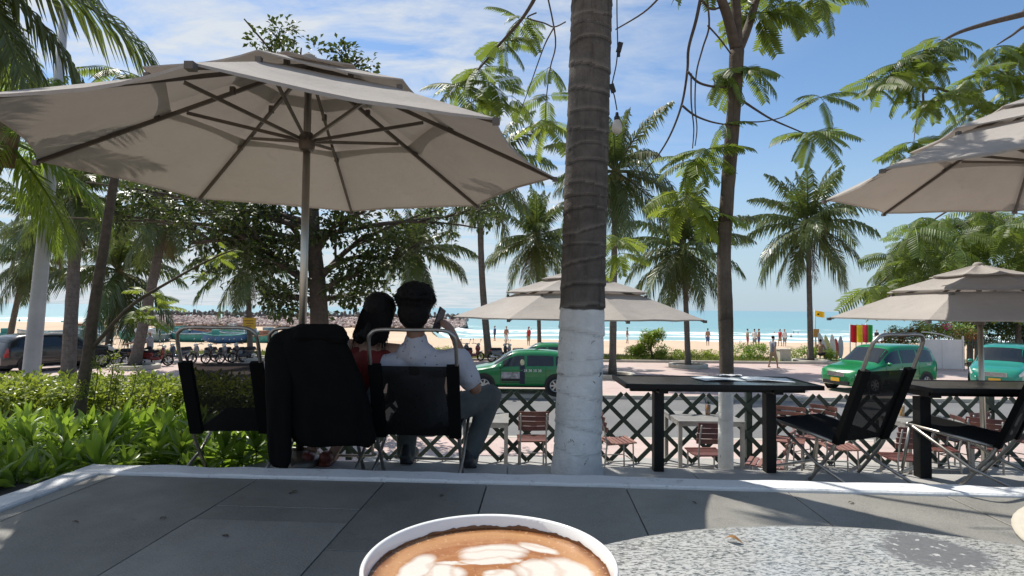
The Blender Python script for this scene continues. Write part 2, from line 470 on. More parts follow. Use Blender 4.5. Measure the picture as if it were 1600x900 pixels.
# sea : fine near the shore, one sheet to the horizon
ys = [-6 + i * .9 for i in range(90)] + [76 * 1.09 ** k for k in range(1, 72)]
xsn = [-900, -500, -300, -200] + [-160 + i * 3.2 for i in range(101)] + [200, 300, 500, 900]
vs, fs, att = [], [], []
for j, dy in enumerate(ys):
    for i, x in enumerate(xsn):
        sc_ = 1 if dy < 76 else 1 + (dy - 76) / 60.0
        X = x * sc_; Y = shore_y(x) + dy
        h = 0.0
        if dy < 70:
            for c0, hw, hh in ((9, 2.6, .42), (25, 3.2, .6), (47, 4, .5)):
                cc = c0 + 5 * noise.noise(V((x * .035, c0, 0)))
                h += hh * math.exp(-((dy - cc) / hw) ** 2) * (.55 + .6 * noise.noise(V((x * .06, c0 * 2, 3))))
        vs.append((X, Y, SEA_Z + h)); att.append(dy)
nx = len(xsn)
for j in range(len(ys) - 1):
    for i in range(nx - 1):
        fs.append((j * nx + i, j * nx + i + 1, (j + 1) * nx + i + 1, (j + 1) * nx + i))
m = MB(); m.v = vs; m.f = fs
sea = tag(m.build('sea', SEA, smooth=True), kind='structure')
a_ = sea.data.attributes.new('shore', 'FLOAT', 'POINT'); a_.data.foreach_set('value', att)
sheet('verge', -120, 120, 33.255, 36.8, G - .4, G + .07, GRASSG)

# ================================================================== vegetation
b = NB('palm_frond_green')
hs = b.n('ShaderNodeHueSaturation')
c = b.mix(b.ramp(b.noise(3, 3), .3, .7), (.065, .095, .030), (.125, .155, .060))
b.set(hs.inputs['Color'], c); b.set(hs.inputs['Value'], b.ramp(b.rand(), 0, 1, .7, 1.35)); b.set(hs.inputs['Hue'], b.ramp(b.rand(), 0, 1, .47, .52))
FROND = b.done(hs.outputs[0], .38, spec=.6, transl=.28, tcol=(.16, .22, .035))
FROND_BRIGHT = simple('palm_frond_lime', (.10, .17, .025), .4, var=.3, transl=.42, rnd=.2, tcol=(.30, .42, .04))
DEADF = simple('palm_frond_brown', (.16, .11, .06), .8, var=.3, transl=.2, rnd=.2)
PALMT = None
def ringed_bark(name, a, c_, ring, white_z=None, fade=.02, attr=False):
    b = NB(name)
    xyz = b.sepxyz()
    wob = b.math('MULTIPLY', b.noise(2.5, 3), .16)
    ph = b.math('MULTIPLY', b.math('ADD', xyz['Z'], wob), ring)
    saw = b.math('FRACT', ph)
    if attr:
        an_ = b.n('ShaderNodeAttribute'); an_.attribute_name = 'ring'; saw = an_.outputs['Fac']
    line = b.ramp(saw, .82, 1.0) if attr else b.ramp(saw, .0, .10, 1, 0)
    c = b.mix(b.ramp(b.noise(6, 6, .7), .3, .7), a, c_)
    c = b.mix(b.ramp(b.noise(1, 5, .7, stretch=(28, 28, 2.5)), .52, .70, 0, .55), c, tuple(x * .45 for x in a))
    c = b.mix(b.ramp(b.noise(4, 5, .7), .60, .74, 0, .5), c, (.24, .22, .20))
    c = b.mix(b.math('MULTIPLY', line, .75 if attr else .55), c, tuple(x * .35 for x in a))
    if attr: c = b.mix(b.ramp(saw, .0, .22, .45, 0), c, (.30, .27, .24))
    hgt = b.math('ADD', b.math('MULTIPLY', saw, .5), b.noise(30, 5, .7))
    rough = .9
    if white_z is not None:
        lim = b.math('ADD', b.math('MULTIPLY', b.math('SUBTRACT', b.noise(7, 3), .5), .05), white_z)
        mk = b.ramp(b.math('SUBTRACT', xyz['Z'], lim), -.004, .004, 1, 0)
        wcol = b.mix(b.ramp(b.noise(5, 5, .7), .35, .7), (.80, .80, .79), (.60, .61, .60))
        wcol = b.mix(b.math('MULTIPLY', line, .55 if attr else .3), wcol, (.36, .36, .35))
        wcol = b.mix(b.ramp(b.noise(9, 5, .75, dist=.8), .635, .67), wcol, (.07, .065, .06))
        wcol = b.mix(b.ramp(b.noise(2.2, 5, .7), .45, .7, 0, .45), wcol, (.46, .45, .42))
        wcol = b.mix(b.ramp(b.noise(1, 5, .75, stretch=(14, 14, 5)), .68, .71), wcol, (.10, .095, .09))
        c = b.mix(mk, c, wcol)
    return b.done(c, rough, spec=.2, normal=b.bump(hgt, .7, .018))
BARK = ringed_bark('palm_bark', (.10, .085, .072), (.19, .17, .15), 6.0)
BARK_W = ringed_bark('palm_bark_painted', (.070, .062, .054), (.150, .135, .120), 7.5, 1.065, attr=True)
BARK_P = ringed_bark('palm_bark_whitewashed', (.10, .085, .072), (.19, .17, .15), 6.0, .9)
TWIG = simple('tree_bark', (.085, .065, .05), .9, var=.35, vs=18, bump=.7, bs=40)
TWIGL = simple('tree_bark_pale', (.16, .14, .11), .9, var=.3, vs=12, bump=.5, bs=30)

def frond_mesh(name, elev, mat, droop=1.5, npair=56, seed=0, leaf=.235, curl=.0):
    rr = random.Random(seed); m = MB(); K = 18
    pts = []; p = V((0, 0, 0)); a = elev
    for i in range(K + 1):
        pts.append(p.copy()); t = i / K
        p = p + V((math.cos(a), curl * t * .6, math.sin(a))) / K
        a -= droop * (0.25 + 1.1 * t) / K
        a = max(a, rad(-88))
    m.tube(pts, [lerp(.016, .002, (i / K) ** .7) for i in range(K + 1)], 5)
    for i in range(npair):
        t = .12 + .88 * (i + .5) / npair
        f = t * K; k = min(int(f), K - 1); q = pts[k].lerp(pts[k + 1], f - k); T = (pts[k + 1] - pts[k]).normalized()
        for s_ in (-1, 1):
            side = V((0, s_, 0)); up = T.cross(side) * s_; 
            if up.z < 0: up = -up
            ln = leaf * (0.45 + .75 * math.sin(math.pi * min(1, t * .95 + .08)) ** .7) * rr.uniform(.85, 1.1) * (1 if t < .85 else .75)
            fw = rad(lerp(28, 62, t) + rr.uniform(-6, 6))
            d = (side * math.cos(fw) + T * math.sin(fw) + up * rr.uniform(-.12, .25)).normalized()
            tt = t + rr.uniform(-.006, .006)
            wv = T * (.0098 + .004 * rr.random())
            m1 = q + d * ln * .5 + V((0, 0, -.10)) * ln
            m2 = q + d * ln * .86 + V((0, 0, -.50 - .35 * rr.random())) * ln
            m.add([q - wv * .6, q + wv * .6, m1 + wv, m1 - wv, m2], [(0, 1, 2, 3), (3, 2, 4)])
    return m.mesh(name, mat)
FR = {}
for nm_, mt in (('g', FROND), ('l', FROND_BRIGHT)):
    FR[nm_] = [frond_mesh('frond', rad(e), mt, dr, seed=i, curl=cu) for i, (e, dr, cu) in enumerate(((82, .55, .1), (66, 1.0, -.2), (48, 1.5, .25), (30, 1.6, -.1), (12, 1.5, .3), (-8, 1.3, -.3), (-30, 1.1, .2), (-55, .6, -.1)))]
FR['d'] = [frond_mesh('frond', rad(e), DEADF, .4, npair=30, seed=i + 40) for i, e in enumerate((-62, -76))]

def palm(label, base, crown, cr, nf=22, tr=.16, seed=0, mat=None, kind='g', dead=3, bend=.0, lo=0, hi=8.2, rot=None, name='coconut_palm', rings=False, nuts=4, full=True):
    rr = random.Random(seed); base, crown = V(base), V(crown)
    root = thing(name, label, 'palm tree', base)
    ax = crown - base
    pts = []
    K = 26
    for i in range(K + 1):
        t = i / K
        off = V((bend * math.sin(math.pi * t), 0, 0)) + V((ax.x, ax.y, 0)) * (t ** 1.3 - t) * .6
        pts.append(ax * t + off)
    rs = [tr * (1.25 - .25 * sstep(0, .08, i / K)) * lerp(1.0, .72, i / K) * (1 + .03 * rr.uniform(-1, 1)) for i in range(K + 1)]
    MB().tube(pts, rs, 12).build('trunk', mat or BARK, root, True)
    ga = rr.uniform(0, 6.28)
    for i in range(nf):
        t = (i + .5) / nf
        k = lo + (hi - lo) * t ** .95; vi = min(7, max(0, int(k + rr.uniform(-.45, .45))))
        az = ga + i * 2.39996 + rr.uniform(-.25, .25)
        o = link('frond', rr.choice([FR[kind][vi]]), root, ax + V((math.cos(az), math.sin(az), 0)) * tr * .4 + V((0, 0, .15 - .25 * t)), (rr.uniform(-.15, .15), rr.uniform(-.1, .1), az), cr * rr.uniform(.86, 1.1) * (.8 if vi == 0 else 1))
    for i in range(dead):
        az = rr.uniform(0, 6.28)
        link('dead_frond', rr.choice(FR['d']), root, ax + V((0, 0, -.25)), (0, 0, az), cr * rr.uniform(.55, .8))
    m = MB()
    for i in range(nuts):
        az = rr.uniform(0, 6.28); m = MB().ell((0, 0, 0), (.11, .11, .14), None, 8, 6)
        o = m.build('coconut', NUT, root, True); o.location = ax + V((math.cos(az) * .26, math.sin(az) * .26, -.28 - .1 * rr.random()))
    m = MB(); m.tube([ax + V((0, 0, -.45)), ax + V((0, 0, .1)), ax + V((0, 0, .5))], [tr * .72, tr * 1.15, tr * .3], 10)
    m.build('crown_shaft', DEADF, root, True)
    return root
NUT = simple('coconut_husk', (.16, .15, .05), .6, var=.3)

def gp(px, py): return onz(px, py, G)
def palm_px(label, bpx, bpy_, cpx, cpy, rpx, dz=0, **k):
    """base stands on the street-level ground where the pixel meets it; the crown is above it at the same distance"""
    p = gp(bpx, bpy_)
    c_ = at(cpx, cpy, p.y + dz)
    d = p.y
    return palm(label, p, c_, rpx * d / FPX, **k)
palm_px('tall coconut palm standing alone by the beach, beside the yellow flag', 1267, 566, 1262, 352, 108, seed=2, nf=32, tr=.17)
palm_px('coconut palm with drooping grey-green crown behind the thin tree', 1075, 573, 1068, 388, 112, seed=5, nf=34, tr=.16, dead=5)
palm_px('coconut palm just right of the thick painted trunk', 957, 588, 962, 268, 118, seed=8, nf=30, tr=.17)
palm_px('leaning coconut palm with bright fronds right of the big umbrella', 764, 562, 752, 262, 118, seed=11, nf=30, tr=.21, bend=-.25)
palm_px('smaller coconut palm half hidden by the thick painted trunk', 843, 548, 838, 372, 95, seed=14, nf=30, tr=.15)
palm_px('small leaning palm at the left edge by the sea', 14, 536, 42, 408, 78, seed=17, nf=26, tr=.22, dead=4)
palm_px('thick upright palm trunk beside the black car', 106, 596, 122, 300, 108, seed=20, nf=30, tr=.25, dead=6)
palm_px('leaning palm trunk among the parked motorbikes', 210, 574, 262, 318, 105, seed=23, nf=30, tr=.25, bend=.12, dead=6)
palm_px('palm with low dark crown behind the leaning palm', 168, 556, 186, 424, 112, seed=26, nf=28, tr=.20)
palm_px('palm carrying a small yellow notice on its trunk', 391, 562, 386, 408, 92, seed=29, nf=28, tr=.16)
palm_px('dark palm crown directly behind the man\'s head', 655, 560, 650, 392, 92, seed=32, nf=30, tr=.18)
palm_px('palm with pale crown behind the white lamp post', 60, 552, 66, 346, 95, seed=35, nf=26, tr=.2)
# nearer palms that hang into the picture at the upper left
p = onz(-190, 700, G); p.y = 8.6; p.x = -9.6
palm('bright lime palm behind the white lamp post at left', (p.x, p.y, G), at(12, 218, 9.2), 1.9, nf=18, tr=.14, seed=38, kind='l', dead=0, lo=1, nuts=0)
palm('dark palm hanging its fronds over the upper left corner', (-6.6, 3.9, -1.0), at(-75, -85, 4.5), 1.55, nf=30, tr=.14, seed=43, dead=2, lo=1, nuts=0)

# the thick painted trunk in front
fb = onz(902, 742, Z_STEP); fb.y += .02
FT = thing('coconut_palm', 'thick palm trunk with white painted base beside the curb', 'palm tree', fb)
ftop = at(925, -10, fb.y + .05); ax = ftop - fb; ax = ax * (6.3 / ax.z)
m = MB(); rr = random.Random(5); nseg = 44; nz = 520
zs = [i / nz for i in range(nz + 1)]
rings_ = []; z = 0.02
while z < 6.4: rings_.append((z, rr.uniform(-.045, .045), rr.uniform(0, 6.28), rr.uniform(.5, 1))); z += rr.uniform(.07, .17)
vs = []; ringv = []
for t in zs:
    zz = t * 6.3
    for j in range(nseg):
        a = 2 * math.pi * j / nseg
        prev = 0; nxt = .12; amp = .7
        for (zr, tl, ph, am) in rings_:
            zj = zr + tl * math.sin(a + ph) + .012 * noise.noise(V((math.cos(a) * 1.5, math.sin(a) * 1.5, zr * 3)))
            if zj <= zz: prev = zj; amp = am
            else: nxt = zj; break
        s_ = (zz - prev) / max(.02, nxt - prev)
        r_ = .150 + .018 * math.exp(-zz / .12) + .009 * amp * (1 - s_) ** 2.0 - .004 * math.exp(-((s_ - .97) / .05) ** 2)
        r_ *= lerp(1, .90, min(1, zz / 3)) * (1 + .02 * noise.noise(V((math.cos(a) * 1.2, math.sin(a) * 1.2, zz * 1.3))))
        r_ += .0025 * noise.noise(V((math.cos(a) * 6, math.sin(a) * 6, zz * 14)))
        c_ = ax * t
        vs.append((c_.x + r_ * math.cos(a), c_.y + r_ * math.sin(a), c_.z)); ringv.append(s_)
m.add(vs, [(i * nseg + j, i * nseg + (j + 1) % nseg, (i + 1) * nseg + (j + 1) % nseg, (i + 1) * nseg + j) for i in range(nz) for j in range(nseg)])
o = m.build('trunk', BARK_W, FT, True); a_ = o.data.attributes.new('ring', 'FLOAT', 'POINT'); a_.data.foreach_set('value', ringv)
rr = random.Random(77)
for i in range(26):
    t = (i + .5) / 26; vi = min(7, max(0, int(1 + 5 * t)))
    az = i * 2.39996
    link('frond', FR['g'][vi], FT, ax + V((0, 0, .1)), (0, 0, az), rr.uniform(2.2, 2.8))

# ---- feathery (flamboyant) leaves
LEAFP = None
def feather_mesh(name, seed, mat, npin=16, nl=11):
    rr = random.Random(seed); m = MB(); K = 10; pts = []; p = V((0, 0, 0)); a = rad(8)
    for i in range(K + 1):
        pts.append(p.copy()); p = p + V((math.cos(a), 0, math.sin(a))) / K; a -= rad(4)
    m.tube(pts, [lerp(.009, .003, i / K) for i in range(K + 1)], 4)
    for i in range(npin):
        t = .16 + .84 * (i + .5) / npin; f = t * K; k = min(int(f), K - 1); q = pts[k].lerp(pts[k + 1], f - k); T = (pts[k + 1] - pts[k]).normalized()
        for s_ in (-1, 1):
            ln = .25 * (.55 + .45 * math.sin(math.pi * (t * .85 + .1))) * rr.uniform(.9, 1.1)
            d = (V((0, s_, 0)) * .85 + T * .42 + V((0, 0, rr.uniform(-.40, -.18)))).normalized()
            pd = (T - d * T.dot(d)).normalized()
            wl = .0225; bp_ = []; K2 = 4
            for j in range(K2 + 1):
                u = j / K2; c_ = q + d * ln * u + V((0, 0, -.15 * u * u * ln)); w_ = wl * (.35, .95, 1, .8, .18)[j]
                bp_ += [c_ - pd * w_ + V((0, 0, w_ * .25)), c_, c_ + pd * w_ + V((0, 0, w_ * .25))]
            m.add(bp_, [x_ for j in range(K2) for x_ in ((j * 3, j * 3 + 1, j * 3 + 4, j * 3 + 3), (j * 3 + 1, j * 3 + 2, j * 3 + 5, j * 3 + 4))])
    return m.mesh(name, mat)
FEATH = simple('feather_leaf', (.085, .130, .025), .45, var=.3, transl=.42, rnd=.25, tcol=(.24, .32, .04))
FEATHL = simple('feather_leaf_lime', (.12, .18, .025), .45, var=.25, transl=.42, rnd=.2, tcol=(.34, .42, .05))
FM = [feather_mesh('leaf', i, FEATH) for i in range(3)]
FML = [feather_mesh('leaf', i + 9, FEATHL) for i in range(2)]
FM_FAR = [feather_mesh('leaf', i + 20, FEATH, 11, 5) for i in range(3)]
def spray(root, base, c, n, size, seed, meshes=FM, tilt=(-55, 18), aim=None):
    rr = random.Random(seed)
    for i in range(n + 2 if n > 4 else n):
        az = i * 2.39996 + rr.uniform(-.5, .5) if aim is None else aim + rr.uniform(-1.2, 1.2)
        link('leaf', rr.choice(meshes), root, V(c) - V(base), (rr.uniform(-.6, .6), -rad(rr.uniform(*tilt)), az), size * 1.15 * rr.uniform(.75, 1.15))

# the thin tree between the tables
TD = 4.55
tb = at(1134, 700, TD); tb.z = Z_LOW
T2 = thing('flamboyant_tree', 'slender feathery-leaved tree with white painted foot behind the black table', 'tree', tb)
BARK_T = ringed_bark('thin_tree_bark', (.085, .068, .052), (.15, .125, .10), 1.3, .385 - Z_LOW)
tp = [(1134, 735), (1134, 640), (1135, 560), (1133, 470), (1131, 400), (1136, 310), (1142, 230), (1148, 150), (1151, 80)]
pw = [V((tb.x, tb.y, Z_LOW - .05))] + [at(x, y, TD) for x, y in tp]
rs = [.064, .058, .056, .054, .057, .053, .053, .054, .053, .057]
sp = spline(pw, 5); 
m = MB().tube([q for q in sp], [interp([(i / (len(rs) - 1), r_) for i, r_ in enumerate(rs)], k / (len(sp) - 1)) * (1 + .06 * noise.noise(V((0, 0, k * .7)))) for k in range(len(sp))], 14)
m.build('trunk', BARK_T, T2, True, tb)
def limb(root, base, pts, r0, r1, depth0, depth1=None, mat=TWIG, name='branch', n=6):
    depth1 = depth0 if depth1 is None else depth1; k = len(pts)
    w_ = [at(x, y, lerp(depth0, depth1, i / (k - 1))) for i, (x, y) in enumerate(pts)]
    sp = spline(w_, 5)
    MB().tube(sp, [lerp(r0, r1, i / (len(sp) - 1)) for i in range(len(sp))], n).build(name, mat, root, True, base)
    return w_
limb(T2, tb, [(1149, 75), (1138, 30), (1122, -15), (1095, -90)], .045, .03, TD, 4.3)
limb(T2, tb, [(1152, 75), (1150, 10), (1142, -60), (1150, -160)], .045, .03, TD)
limb(T2, tb, [(1153, 80), (1168, 45), (1182, 0), (1205, -70)], .04, .022, TD, 4.8)
limb(T2, tb, [(1098, -20), (1088, 30), (1076, 75), (1074, 110), (1066, 160), (1050, 205), (1030, 240), (1005, 270)], .014, .005, 4.3, 4.6)
limb(T2, tb, [(1104, -10), (1108, 40), (1098, 75), (1088, 115), (1086, 165), (1089, 200), (1086, 228)], .008, .004, 4.3, 4.4)
limb(T2, tb, [(1080, 115), (1080, 160), (1084, 200), (1082, 232)], .007, .004, 4.35)
limb(T2, tb, [(1106, 40), (1124, 60), (1142, 84)], .007, .006, 4.3, 4.5)
limb(T2, tb, [(1075, 112), (1090, 128), (1112, 135), (1134, 136)], .009, .010, 4.35, 4.5)
limb(T2, tb, [(1066, 165), (1085, 180), (1110, 190), (1135, 195)], .009, .006, 4.35, 4.5)
limb(T2, tb, [(1096, 0), (1110, 14), (1124, 12), (1140, 5)], .008, .008, 4.3, 4.5)
limb(T2, tb, [(1158, 156), (1182, 172), (1205, 186), (1232, 198), (1256, 208)], .010, .005, TD, 4.7)
limb(T2, tb, [(1160, 190), (1190, 190), (1225, 182), (1262, 160)], .006, .004, TD, 4.7)
# branch that arches over to the left, behind the palm trunk
limb(T2, tb, [(1140, -60), (1040, -150), (920, -120), (850, -30), (832, 4), (812, 34), (780, 70), (748, 108), (720, 134)], .03, .006, TD, 5.2)
limb(T2, tb, [(1095, -90), (1060, -40), (1032, -6), (1005, 20), (962, 46)], .012, .005, 4.3, 4.0)
limb(T2, tb, [(838, 20), (824, 28), (850, 36), (866, 42), (884, 34)], .007, .006, 5.1, 4.9)
limb(T2, tb, [(866, 42), (852, 68), (840, 100), (826, 140), (812, 176)], .007, .003, 4.9, 5.0)
for (px_, py_, n, sz, dp, mt) in (
        (1166, 108, 9, .30, TD + .1, FM), (1135, 112, 5, .26, TD - .05, FM), (1268, 208, 9, .30, 4.7, FM), (1282, 152, 5, .24, 4.7, FM),
        (1100, 235, 8, .30, 4.4, FM), (1080, 250, 7, .30, 4.5, FML), (1066, 300, 9, .34, 4.6, FML), (1088, 330, 7, .32, 4.55, FML), (1130, 194, 4, .22, 4.5, FM),
        (1185, 20, 9, .34, 4.8, FM), (1230, 5, 8, .34, 4.9, FM), (1280, -5, 8, .34, 5.0, FM), (1195, -30, 8, .34, 4.8, FM), (1100, -60, 8, .34, 4.4, FM), (1150, -120, 9, .36, 4.5, FM), (1245, -90, 8, .36, 4.9, FM),
        (812, 30, 6, .28, 5.2, FM), (784, 64, 5, .28, 5.2, FM), (748, 106, 6, .30, 5.2, FM), (715, 134, 7, .34, 5.2, FM), (770, 130, 6, .34, 5.25, FM), (740, 158, 6, .34, 5.2, FML), (800, 150, 4, .26, 5.2, FM),
        (858, 105, 4, .26, 5.4, FM), (854, 150, 4, .30, 5.4, FM), (852, 190, 6, .34, 5.4, FML),
        (962, 372, 6, .28, 5.4, FML), (968, 396, 5, .28, 5.4, FML)):
    spray(T2, tb, at(px_, py_, dp), n, sz, int(px_ * 7 + py_), mt)
limb(T2, tb, [(850, -30), (868, 60), (860, 105), (854, 150), (852, 190)], .008, .004, 5.2, 5.4)
limb(T2, tb, [(905, 60), (930, 200), (952, 320), (962, 372), (968, 396)], .007, .003, 5.4, 5.4)

# flamboyant tree beyond the right-hand edge: boughs reach into the picture
rb = V((12.6, 11.2, G))
T3 = thing('flamboyant_tree', 'large feathery-leaved tree whose boughs fill the upper right edge', 'tree', rb)
MB().tube(spline([rb, rb + V((.1, 0, 2)), rb + V((-.2, .1, 4)), rb + V((-.1, 0, 6.2))], 5), [.30 - .012 * i for i in range(16)], 14).build('trunk', TWIGL, T3, True, rb)
hub = rb + V((-.1, 0, 5.2))
def bough(pts, r0, r1, d0, d1, mat=TWIG):
    k = len(pts); w_ = [hub] + [at(x, y, lerp(d0, d1, i / (k - 1))) for i, (x, y) in enumerate(pts)]
    sp = spline(w_, 5); MB().tube(sp, [lerp(r0, r1, (i / (len(sp) - 1)) ** .35) for i in range(len(sp))], 6).build('branch', mat, T3, True, rb)
bough([(1640, 12), (1600, 22), (1545, 36), (1500, 50), (1470, 66), (1440, 84), (1405, 102)], .12, .006, 8.6, 7.2)
bough([(1660, 60), (1610, 40), (1580, 56), (1558, 70)], .1, .008, 8.4, 7.6)
bough([(1660, 110), (1600, 120), (1545, 138), (1490, 152), (1450, 158), (1400, 160)], .11, .005, 8.6, 7.4)
bough([(1650, 160), (1598, 122), (1582, 140), (1566, 166)], .08, .012, 8.6, 8.0, TWIGL)
bough([(1500, 150), (1440, 166), (1432, 190), (1428, 220)], .05, .004, 8.0, 7.4)
bough([(1640, 330), (1580, 320), (1520, 345), (1450, 372), (1400, 420), (1370, 448)], .12, .012, 11.5, 11.5, TWIGL)
bough([(1660, 380), (1590, 360), (1540, 370), (1490, 410)], .1, .012, 11.5, 11.2, TWIGL)
bough([(1640, 300), (1560, 300), (1480, 330), (1420, 375)], .1, .012, 11.5, 11.8, TWIGL)
rr = random.Random(61)
for (px_, py_, n, sz, dp) in ((1470, 62, 6, .40, 7.3), (1440, 80, 7, .42, 7.2), (1410, 98, 7, .42, 7.2), (1385, 120, 7, .42, 7.2), (1430, 120, 6, .42, 7.3), (1460, 95, 5, .38, 7.3), (1368, 138, 4, .36, 7.2),
        (1560, 72, 5, .36, 7.6), (1590, 80, 6, .42, 7.7), (1560, 110, 8, .45, 7.8), (1520, 120, 7, .42, 7.6), (1590, 130, 8, .45, 8), (1500, 140, 6, .42, 7.5), (1460, 152, 5, .38, 7.4), (1540, 160, 7, .45, 7.8), (1580, 165, 8, .45, 8),
        (1425, 222, 6, .36, 7.4), (1405, 238, 5, .34, 7.4), (1440, 160, 4, .3, 7.4), (1610, 60, 5, .42, 7.8), (1620, 170, 6, .45, 8), (1515, 178, 4, .4, 7.6)):
    spray(T3, rb, at(px_, py_, dp), n, sz, int(px_ + 3 * py_))
cnt = 0
def spray_mesh(seed, mat):
    r2 = random.Random(seed); src = [feather_mesh('tmp', seed + i, mat, 12, 5) for i in range(2)]; m = MB()
    for i in range(7):
        me = r2.choice(src); M4 = Matrix.Rotation(i * 2.4 + r2.uniform(-.4, .4), 3, 'Z') @ Matrix.Rotation(-rad(r2.uniform(-60, 5)), 3, 'Y') @ Matrix.Rotation(r2.choice((-1, 1)) * r2.uniform(.2, .9), 3, 'X'); k = r2.uniform(.8, 1.15)
        m.add([M4 @ (v.co * k) for v in me.vertices], [tuple(p_.vertices) for p_ in me.polygons])
    return m.mesh('leaf_spray', mat)
SPR = [spray_mesh(300 + 5 * i, FEATH if i < 3 else FEATHL) for i in range(4)]
while cnt < 150:
    x = rr.uniform(1350, 1660); y = rr.uniform(318, 470)
    lim = interp([(1340, 455), (1375, 415), (1400, 372), (1430, 340), (1460, 322)], x)
    if y < lim: continue
    tag(link('leaf_spray', SPR[3] if cnt % 6 == 0 else SPR[cnt % 3], T3, at(x, y, rr.uniform(9.6, 12.5)) - rb, (rr.uniform(-.3, .3), rr.uniform(-.3, .3), rr.uniform(0, 6.3)), rr.uniform(.42, .62)), kind='stuff'); cnt += 1

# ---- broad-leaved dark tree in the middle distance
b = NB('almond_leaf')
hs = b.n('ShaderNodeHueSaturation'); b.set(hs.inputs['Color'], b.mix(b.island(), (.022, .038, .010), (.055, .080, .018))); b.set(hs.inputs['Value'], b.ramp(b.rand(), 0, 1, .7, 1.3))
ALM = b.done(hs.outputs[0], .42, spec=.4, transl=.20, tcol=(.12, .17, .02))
b = NB('shrub_leaf')
hs = b.n('ShaderNodeHueSaturation'); b.set(hs.inputs['Color'], b.mix(b.island(), (.085, .16, .018), (.19, .27, .05))); b.set(hs.inputs['Value'], b.ramp(b.rand(), 0, 1, .75, 1.25))
SHR = b.done(hs.outputs[0], .32, spec=.5, transl=.42, tcol=(.34, .50, .05))
b = NB('hedge_leaf')
hs = b.n('ShaderNodeHueSaturation'); b.set(hs.inputs['Color'], b.mix(b.island(), (.10, .16, .016), (.23, .28, .05))); b.set(hs.inputs['Value'], b.ramp(b.rand(), 0, 1, .75, 1.25))
HED = b.done(hs.outputs[0], .35, spec=.5, transl=.4, tcol=(.38, .46, .05))
def leaf_face(m, c, d, up, L, W, fold=.25):
    d = d.normalized(); s_ = d.cross(up)
    if s_.length < 1e-4: s_ = V((1, 0, 0))
    s_.normalize(); n_ = s_.cross(d)
    a = c; e = c + d * L - n_ * L * .12; mid = c + d * L * .52
    m.add([a, mid + s_ * W / 2 + n_ * W * fold, e, mid - s_ * W / 2 + n_ * W * fold, mid], [(0, 4, 1), (4, 2, 1), (0, 3, 4), (4, 3, 2)])
def clump_mesh(name, mat, n, R_, L, W, seed, flat=.8):
    rr = random.Random(seed); m = MB()
    for i in range(n):
        d = V((rr.gauss(0, 1), rr.gauss(0, 1), rr.gauss(0, 1))).normalized()
        c_ = d * R_ * rr.uniform(.25, 1) ; c_.z *= flat
        dd = (d + V((rr.uniform(-.6, .6), rr.uniform(-.6, .6), rr.uniform(-.5, .3)))).normalized()
        leaf_face(m, c_, dd, V((rr.uniform(-.4, .4), rr.uniform(-.4, .4), 1)), L * rr.uniform(.7, 1.15), W * rr.uniform(.8, 1.1))
    return m.mesh(name, mat)
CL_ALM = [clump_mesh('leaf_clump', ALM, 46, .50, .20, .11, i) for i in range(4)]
ab = V((at(499, 500, 14.0).x, 14.0, G))
T4 = thing('almond_tree', 'dark broad-leaved tree behind the big umbrella pole', 'tree', ab)
tw = [V((ab.x, 14, G - .1)), at(500, 560, 14), at(499, 500, 14), at(496, 440, 14), at(490, 380, 14), at(486, 300, 14), at(480, 200, 14)]
sp = spline(tw, 4); MB().tube(sp, [lerp(.30, .14, (i / (len(sp) - 1)) ** .6) for i in range(len(sp))], 14).build('trunk', TWIG, T4, True, ab)
rr = random.Random(90)
ends = []
def grow(p0, p1, r0, r1, lv):
    mid = p0.lerp(p1, .5) + V((rr.uniform(-.2, .2), rr.uniform(-.2, .2), rr.uniform(-.05, .25))) * (p1 - p0).length * .5
    sp = spline([p0, mid, p1], 5); MB().tube(sp, [lerp(r0, r1, i / (len(sp) - 1)) for i in range(len(sp))], 7).build('branch', TWIG, T4, True, ab)
    for q in sp[4:]: ends.append(q)
    if lv > 0:
        for k in range(3):
            q = sp[rr.randint(3, len(sp) - 1)]; L = (p1 - p0).length * rr.uniform(.4, .65)
            dv = (p1 - p0).normalized() + V((rr.uniform(-.9, .9), rr.uniform(-.9, .9), rr.uniform(-.45, .5)))
            grow(q, q + dv.normalized() * L, r1, r1 * .45, lv - 1)
for (sx, sy, ex, ey, dd) in ((497, 450, 345, 350, -.6), (496, 440, 630, 345, .5), (494, 420, 420, 330, .8), (492, 400, 570, 330, -.7), (490, 370, 690, 340, .4), (490, 360, 310, 330, .3),
        (488, 320, 470, 200, -1), (486, 300, 600, 220, .8), (484, 280, 380, 190, .6), (482, 220, 445, 88, 0), (482, 220, 540, 120, .5), (498, 462, 560, 430, -.5), (498, 470, 430, 462, -.4), (497, 470, 560, 462, .5), (496, 455, 400, 400, -.8), (495, 430, 620, 405, -.3), (492, 380, 250, 345, .6), (490, 350, 215, 300, 1.2), (492, 390, 300, 380, -.5)):
    grow(at(sx, sy, 14), at(ex, ey, 14 + dd), .085, .035, 1)
rr = random.Random(91)
for i in range(290):
    q = rr.choice(ends) + V((rr.gauss(0, .22), rr.gauss(0, .25), rr.gauss(0, .18)))
    link('leaf_clump', rr.choice(CL_ALM), T4, q - ab, (rr.uniform(-.5, .5), rr.uniform(-.5, .5), rr.uniform(0, 6.3)), rr.uniform(.55, 1.0))

